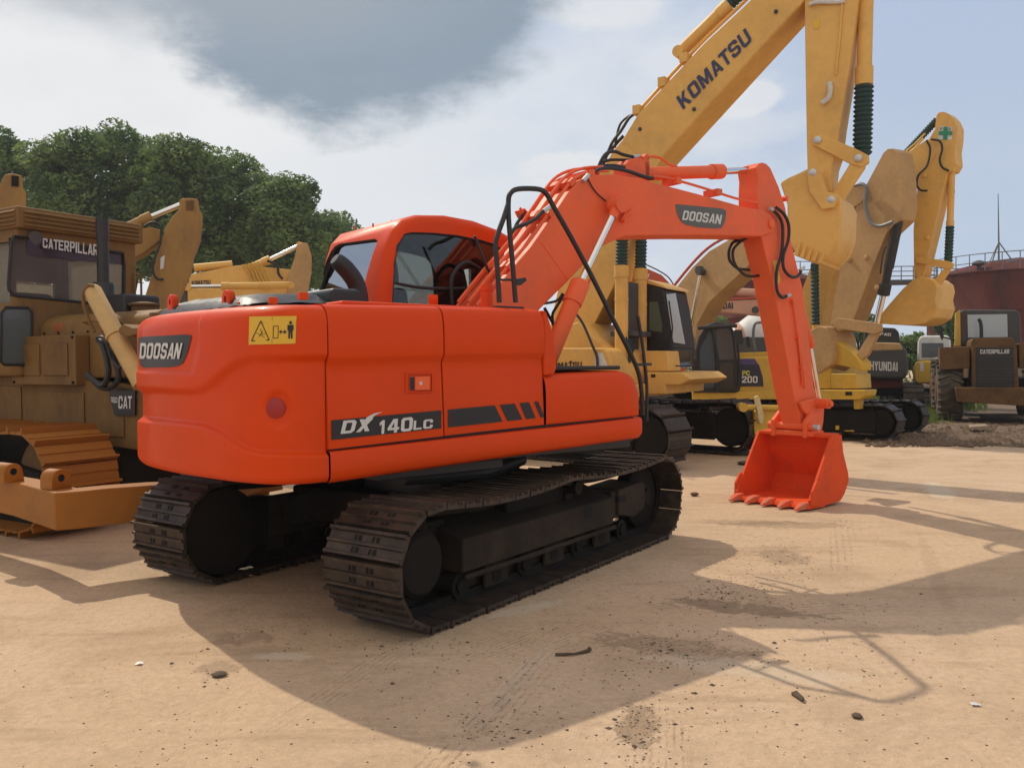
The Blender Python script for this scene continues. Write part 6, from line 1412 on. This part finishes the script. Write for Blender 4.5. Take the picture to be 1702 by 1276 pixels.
def backdrop():
    rng = random.Random(5); m = MB(); m.pc = [(0, 0)]
    for i in range(150):
        t = i/149; px_ = -700+3400*t; d = 62+rng.uniform(-3, 3)
        p = Fr(0, d, 0).u(px_, 600, Y=0); leaves(m, Vector((p.x, d, rng.uniform(.8, 2.2))), rng.uniform(1.6, 2.6), 150, .5, rng)
    tag(m.build('distant_hedge', LEAF, None, fix=False, ang=180), 'dark green thicket closing the yard far behind all the machines', 'hedge', kind='stuff')
backdrop()

def ground_mat(name, base, alt, spots=True, rough=.9, bump=.55, mud=()):
    m, nt, p = new_mat(name); N = nt.nodes.new; Lk = nt.links.new
    tc = N('ShaderNodeTexCoord'); P_ = tc.outputs['Object']
    def noise(s, d=8, r=.6, src=P_, dist=0):
        n = N('ShaderNodeTexNoise'); n.inputs['Scale'].default_value = s; n.inputs['Detail'].default_value = d; n.inputs['Roughness'].default_value = r; n.inputs['Distortion'].default_value = dist; Lk(src, n.inputs[0]); return n.outputs[0]
    def ramp(x, a, b, c0=0, c1=1):
        n = N('ShaderNodeMapRange'); n.interpolation_type = 'SMOOTHSTEP'; Lk(x, n.inputs[0]); n.inputs[1].default_value = a; n.inputs[2].default_value = b; n.inputs[3].default_value = c0; n.inputs[4].default_value = c1; return n.outputs[0]
    def mix(f, a, b):
        n = N('ShaderNodeMix'); n.data_type = 'RGBA'
        if isinstance(f, float): n.inputs[0].default_value = f
        else: Lk(f, n.inputs[0])
        for i, v in ((6, a), (7, b)):
            if isinstance(v, tuple): n.inputs[i].default_value = (*v, 1)
            else: Lk(v, n.inputs[i])
        return n.outputs[2]
    def mul(a, b):
        n = N('ShaderNodeMath'); n.operation = 'MULTIPLY'
        for i, v in enumerate((a, b)):
            if isinstance(v, (int, float)): n.inputs[i].default_value = v
            else: Lk(v, n.inputs[i])
        return n.outputs[0]
    mp = N('ShaderNodeMapping'); mp.inputs['Rotation'].default_value = (0, 0, R(-50)); mp.inputs['Scale'].default_value = (.35, 2.2, 1); Lk(P_, mp.inputs[0])
    big_, mid, fine, strk = noise(.22, 5, .55), noise(1.3, 9, .62, dist=.6), noise(22, 6, .7), noise(2.0, 7, .65, mp.outputs[0], .5)
    c = mix(ramp(big_, .35, .65), base, alt)
    c = mix(mul(ramp(mid, .46, .68), .55), c, tuple(v*.68 for v in base))
    c = mix(mul(ramp(noise(.55, 7, .62, dist=1.2), .50, .66), .40), c, (base[0]*.80, base[1]*.82, base[2]*.86))
    c = mix(mul(ramp(noise(5.5, 8, .7, dist=1.5), .56, .70), .40), c, tuple(v*.62 for v in base))
    c = mix(mul(ramp(strk, .52, .70), .45), c, (base[0]*.60, base[1]*.58, base[2]*.55))
    c = mix(mul(ramp(noise(3.2, 8, .7, mp.outputs[0], 1.2), .62, .72), .35), c, (min(1, base[0]*1.25), min(1, base[1]*1.32), min(1, base[2]*1.5)))
    c = mix(mul(ramp(fine, .40, .66), .34), c, tuple(v*.62 for v in base))
    c = mix(mul(ramp(noise(85, 5, .75), .50, .68), .42), c, tuple(v*.55 for v in base)); c = mix(mul(ramp(noise(48, 6, .75, dist=.8), .56, .70), .40), c, (.86, .72, .54))
    def disc(x, y, rx, ry, rot):
        mm = N('ShaderNodeMapping'); mm.vector_type = 'TEXTURE'; mm.inputs['Location'].default_value = (x, y, 0); mm.inputs['Rotation'].default_value = (0, 0, R(rot)); mm.inputs['Scale'].default_value = (rx, ry, 1); Lk(P_, mm.inputs[0])
        g = N('ShaderNodeVectorMath'); g.operation = 'LENGTH'; Lk(mm.outputs[0], g.inputs[0]); return ramp(g.outputs['Value'], 1.0, .25)
    brk = noise(9, 9, .72, dist=1.0)
    for (x, y, rx, ry, rot, k, colr, th) in mud:
        d = disc(x, y, rx, ry, rot); a = N('ShaderNodeMath'); a.operation = 'ADD'; Lk(mul(d, .34), a.inputs[0]); Lk(brk, a.inputs[1])
        c = mix(mul(mul(ramp(a.outputs[0], th+.03, th+.16), k*.7), ramp(d, .0, .35)), c, colr)
    if mud:                                                     # scraped tread marks left by tracked machines
        for (x, y, rx, ry, rot, wr, sc) in SCRAPES:
            mm = N('ShaderNodeMapping'); mm.inputs['Rotation'].default_value = (0, 0, R(wr)); Lk(P_, mm.inputs[0]); w = N('ShaderNodeTexWave'); w.inputs['Scale'].default_value = sc; w.inputs['Distortion'].default_value = 2.2; w.inputs['Detail'].default_value = 3; w.inputs['Detail Scale'].default_value = 2; Lk(mm.outputs[0], w.inputs[0])
            c = mix(mul(mul(ramp(w.outputs['Fac'], .60, .95), ramp(disc(x, y, rx, ry, rot), .05, .6)), mul(ramp(brk, .42, .62), .5)), c, (.20, .14, .085))
    if spots:
        for sc, th, k in ((9, .055, .8), (4.2, .03, .85), (24, .09, .6)):
            v = N('ShaderNodeTexVoronoi'); v.inputs['Scale'].default_value = sc; Lk(P_, v.inputs[0]); sel = N('ShaderNodeSeparateColor'); Lk(v.outputs['Color'], sel.inputs[0])
            c = mix(mul(mul(ramp(v.outputs['Distance'], th*1.6, th*.8), ramp(sel.outputs[0], .80, .84)), k), c, (.07, .045, .03))
    Lk(c, p.inputs['Base Color']); Lk(ramp(mid, .3, .8, rough-.12, min(1, rough+.08)), p.inputs['Roughness']); p.inputs['Specular IOR Level'].default_value = .25
    b = N('ShaderNodeBump'); b.inputs['Strength'].default_value = bump; b.inputs['Distance'].default_value = .016
    ad = N('ShaderNodeMath'); ad.operation = 'ADD'; Lk(fine, ad.inputs[0]); Lk(mul(brk, 1.6), ad.inputs[1]); Lk(ad.outputs[0], b.inputs['Height']); Lk(b.outputs[0], p.inputs['Normal'])
    return m
def G2(x, y): p = gnd(x, y); return p.x, p.y
brown = (.17, .115, .07); pale = (.62, .54, .42)
mud = []
SCRAPES = [(*gnd(a, b).to_2d(), rx, ry, rot, wr, sc) for a, b, rx, ry, rot, wr, sc in ((1210, 990, .9, .30, 25, 68, 7), (1130, 1080, .8, .25, -30, 55, 9), (900, 1060, .7, .3, 30, 40, 9), (1320, 1010, 1.0, .22, 0, 80, 6), (820, 1180, .16, 1.3, -22, 20, 8), (1090, 1230, .2, .5, -10, 10, 10), (600, 1120, .14, 1.0, -22, 20, 9), (1400, 900, .14, 2.0, -22, 20, 6))]
for px_, py, rx, ry, rot, k, colr, th in ((1060, 1205, .16, .42, -10, .75, brown, .62), (1120, 1075, .9, .30, -25, .55, brown, .66), (1240, 1110, .8, .22, -20, .5, pale, .60), (1230, 1010, .9, .25, -25, .8, brown, .64),
                                 (400, 1060, .35, .25, 0, .5, brown, .66), (1310, 872, .9, .28, -5, .55, brown, .58), (1240, 868, .9, .22, -5, .5, brown, .62), (1300, 925, .35, .5, 0, .6, brown, .64), (880, 1010, .5, .12, 35, .7, pale, .60), (470, 1090, .25, .1, 0, .7, pale, .60),
                                 (360, 1110, .2, .15, 0, .6, brown, .62), (1560, 815, .25, 1.2, -20, .8, pale, .62), (1550, 940, .10, 2.4, -22, .2, brown, .62), (870, 1120, .12, 1.2, -20, .3, pale, .66), (820, 1180, .10, 1.0, -20, .25, brown, .70)):
    x, y = G2(px_, py); mud.append((x, y, rx, ry, rot, k, colr, th))
GM = ground_mat('yard_concrete', (.585, .412, .258), (.635, .465, .318), mud=mud)
m = MB(); m.add([(-300, -12, 0), (300, -12, 0), (300, 600, 0), (-300, 600, 0)], [(0, 1, 2, 3)]); tag(m.build('ground', GM, loc=(0, 0, 0)), None, None, kind='structure')
DM = ground_mat('brown_dirt', (.15, .10, .065), (.23, .16, .105), spots=True, bump=1.0)
def dirt():
    rng = random.Random(2); edge = [gnd(x, y) for x, y in ((1395, 716), (1430, 735), (1465, 741), (1500, 738), (1560, 741), (1620, 739), (1702, 744), (1800, 742), (2100, 748))]
    rows = []
    for i in range(80):
        t = i/79*(len(edge)-1); k = min(int(t), len(edge)-2); e = edge[k].lerp(edge[k+1], t-k); row = []
        for j in range(60):
            v = j/59; y = e.y+v*v*45; z = .006 if j == 0 else .008+min(.05, v*.5)*(.1+1.3*rng.random())*(.6 if v < .4 else .3)
            row.append((e.x+v*v*30*(e.x/16), y, z))
        rows.append(row)
    m = MB(); m.grid(rows); tag(m.build('dirt_ground', DM, ang=180), None, None, kind='structure')
    m = MB(); m.pc = [(0, 0)]                                   # grass on it
    for _ in range(5200):
        px_, py = rng.gauss(1522, 20), rng.uniform(672, 706)
        p = gnd(px_, py); h = rng.uniform(.10, .34); a = rng.uniform(0, 6.28); d = Vector((math.cos(a), math.sin(a), 0)); l = Vector((rng.uniform(-.3, .3), rng.uniform(-.3, .3), 1))*h
        n = len(m.v); m.v += [p-d*.010, p+d*.010, p+l]; m.f.append((n, n+1, n+2))
    for _ in range(2500):
        px_, py = rng.uniform(1440, 1640), rng.uniform(655, 685); p = gnd(px_, py); h = rng.uniform(.15, .5); a = rng.uniform(0, 6.28); d = Vector((math.cos(a), math.sin(a), 0)); l = Vector((rng.uniform(-.3, .3), rng.uniform(-.3, .3), 1))*h
        n = len(m.v); m.v += [p-d*.014, p+d*.014, p+l]; m.f.append((n, n+1, n+2))
    tag(m.build('grass', leaf_mat('grass_blades', (.10, .15, .035), (.20, .27, .06)), fix=False, ang=180), 'patch of bright weedy grass on the dirt before the white cab', 'grass', kind='stuff')
    m = MB(); m.pc = [(0, 0)]
    for _ in range(1800):
        px_, py = rng.uniform(1440, 1720), rng.triangular(700, 744, 738); p = gnd(px_, py); s = rng.uniform(.015, .07)*(2 if rng.random() < .05 else 1)
        q = MB(); vs = [p+Vector((dx*s*rng.uniform(.6, 1.3), dy*s*rng.uniform(.6, 1.3), .02+dz*s*rng.uniform(.5, .9))) for dx, dy, dz in ((1, 0, 0), (0, 1, 0), (-1, 0, 0), (0, -1, 0), (0, 0, 1), (0, 0, -1))]
        n = len(m.v); m.v += vs; m.f += [tuple(i+n for i in t) for t in ((0, 1, 4), (1, 2, 4), (2, 3, 4), (3, 0, 4), (1, 0, 5), (2, 1, 5), (3, 2, 5), (0, 3, 5))]
    tag(m.build('rubble', DM, fix=False, ang=20), 'small stones and clods strewn over the dirt strip at the right', 'rubble', kind='stuff')
dirt()
CL = paint('dark_clod', (.10, .07, .045), .9, dirt=.6, dirtcol=(.05, .035, .025), scale=20)
def litter():
    rng = random.Random(9); m = MB(); m.pc = [(0, 0)]
    def bit(p, s, fl=.6):
        vs = [p+Vector((dx*s*rng.uniform(.5, 1.4), dy*s*rng.uniform(.5, 1.4), max(0, dz)*s*rng.uniform(.5, 1)*fl+.001)) for dx, dy, dz in ((1, 0, 0), (0, 1, 0), (-1, 0, 0), (0, -1, 0), (0, 0, 1), (0, 0, -.1))]
        n = len(m.v); m.v += vs; m.f.extend([tuple(i+n for i in t) for t in ((0, 1, 4), (1, 2, 4), (2, 3, 4), (3, 0, 4), (1, 0, 5), (2, 1, 5), (3, 2, 5), (0, 3, 5))])
    for cx, cy, sx, sy, n in ((1060, 1205, 26, 45, 260), (1080, 1150, 90, 60, 260), (1280, 1060, 110, 90, 420), (1240, 960, 60, 25, 160), (900, 1120, 160, 60, 160), (430, 1050, 60, 20, 90), (620, 1080, 120, 30, 90), (1300, 915, 40, 25, 150), (345, 1110, 25, 20, 60), (1150, 1010, 150, 60, 200), (300, 1220, 60, 20, 50), (1480, 1000, 140, 90, 160), (1215, 985, 45, 14, 420), (1110, 1075, 45, 18, 300), (1320, 930, 30, 16, 220), (820, 1215, 60, 20, 160), (700, 1080, 60, 12, 120)):
        for _ in range(int(n*.55)):
            x, y = rng.gauss(cx, sx), rng.gauss(cy, sy)
            if y < 700: continue
            bit(gnd(x, y), rng.uniform(.0018, .0075)*(2.2 if rng.random() < .06 else 1))
    for _ in range(260): bit(gnd(rng.uniform(-20, 1720), rng.uniform(880, 1300)), rng.uniform(.002, .007))
    tag(m.build('mud_crumbs', CL, fix=False, ang=20), 'dark mud crumbs and grit scattered over the concrete', 'grit', kind='stuff')
    def single(name, px_, py, s, flat_, label, cat, mat=CL, n=9):
        p = gnd(px_, py); q = MB(); rows = []
        for i in range(6):
            a = math.pi*i/5; rows.append([p+Vector((s*math.sin(a)*math.cos(b)*rng.uniform(.75, 1.15), s*math.sin(a)*math.sin(b)*rng.uniform(.75, 1.1), flat_*s*(1-math.cos(a))*.5+.001)) for b in [2*math.pi*k/n for k in range(n)]])
            rows[-1].append(rows[-1][0])
        q.grid(rows); tag(q.build(name, mat, ang=30), label, cat)
    single('mud_clod', 1154, 824, .055, .8, 'brown clod of mud alone between the orange tracks and the bucket teeth', 'clod')
    single('stone', 364, 1123, .04, .5, 'dark flat clod in the sunlit concrete left of the curved shadow', 'clod')
    single('stone', 1424, 1192, .026, .7, 'small dark stone in open sun below the thin rail shadow', 'stone')
    single('stone', 1243, 772, .16, .35, 'flat dark lump on the ground left of the orange bucket', 'stone')
    q = MB(); a, b, c = gnd(923, 1090), gnd(955, 1089), gnd(977, 1084); z = Vector((0, 0, .010)); q.tube([a+z, a.lerp(b, .5)+z, b+z, c+z, c+z+Vector((.012, .02, .004))], [.008, .009, .006, .010, .013], 8)
    tag(q.build('bent_stick', CL), 'short dark twig lying in the shade in front of the near track', 'twig')
    q = MB(); ps = [gnd(x, y) for x, y in ((1315, 1155), (1324, 1152), (1337, 1164), (1334, 1168))]; q.prism([p+Vector((0, 0, .002)) for p in ps], Vector((0, 0, .014))); tag(q.build('rubber_scrap', CL, bevel=.002), 'dark wedge-shaped scrap on the sunlit concrete below the rail shadow', 'scrap')
    for px_, py, l in ((231, 1104, 'crumpled white paper scrap on the sunlit concrete at the left'), (1621, 1172, 'tiny white paper scrap on the concrete at the right')):
        q = MB(); p = gnd(px_, py); q.grid([[p+Vector((.013*(i-1.5), .010*(j-1.5), .003+rng.uniform(0, .009))) for j in range(4)] for i in range(4)]); tag(q.build('paper_scrap', M['whitep'], ang=180), l, 'paper')
    for pts, l in ((((1492, 708), (1528, 704), (1531, 709), (1494, 714)), 'weathered pale plank lying across the dirt near the grass'), (((1610, 718), (1638, 716), (1640, 720), (1612, 722)), 'thin board on the dirt behind the loader tyre')):
        q = MB(); q.prism([gnd(*p)+Vector((0, 0, .10)) for p in pts], Vector((0, 0, .06))); tag(q.build('plank', paint('weathered_wood', (.30, .22, .15), .8, scale=4), bevel=.006), l, 'plank')
litter()

def haze():
    m, nt, p = new_mat('thin_haze'); nt.nodes.remove(p); v = nt.nodes.new('ShaderNodeVolumePrincipled'); v.inputs['Color'].default_value = (.93, .95, .98, 1); v.inputs['Density'].default_value = HAZE; v.inputs['Anisotropy'].default_value = .25
    nt.links.new(v.outputs[0], nt.nodes['Material Output'].inputs['Volume'])
    b = MB(); b.box(WF, -70, 80, -10, 75, -1, 18); tag(b.build('haze', m), 'thin summer haze hanging over the whole yard', 'haze', kind='stuff')
HAZE = .0008
haze()
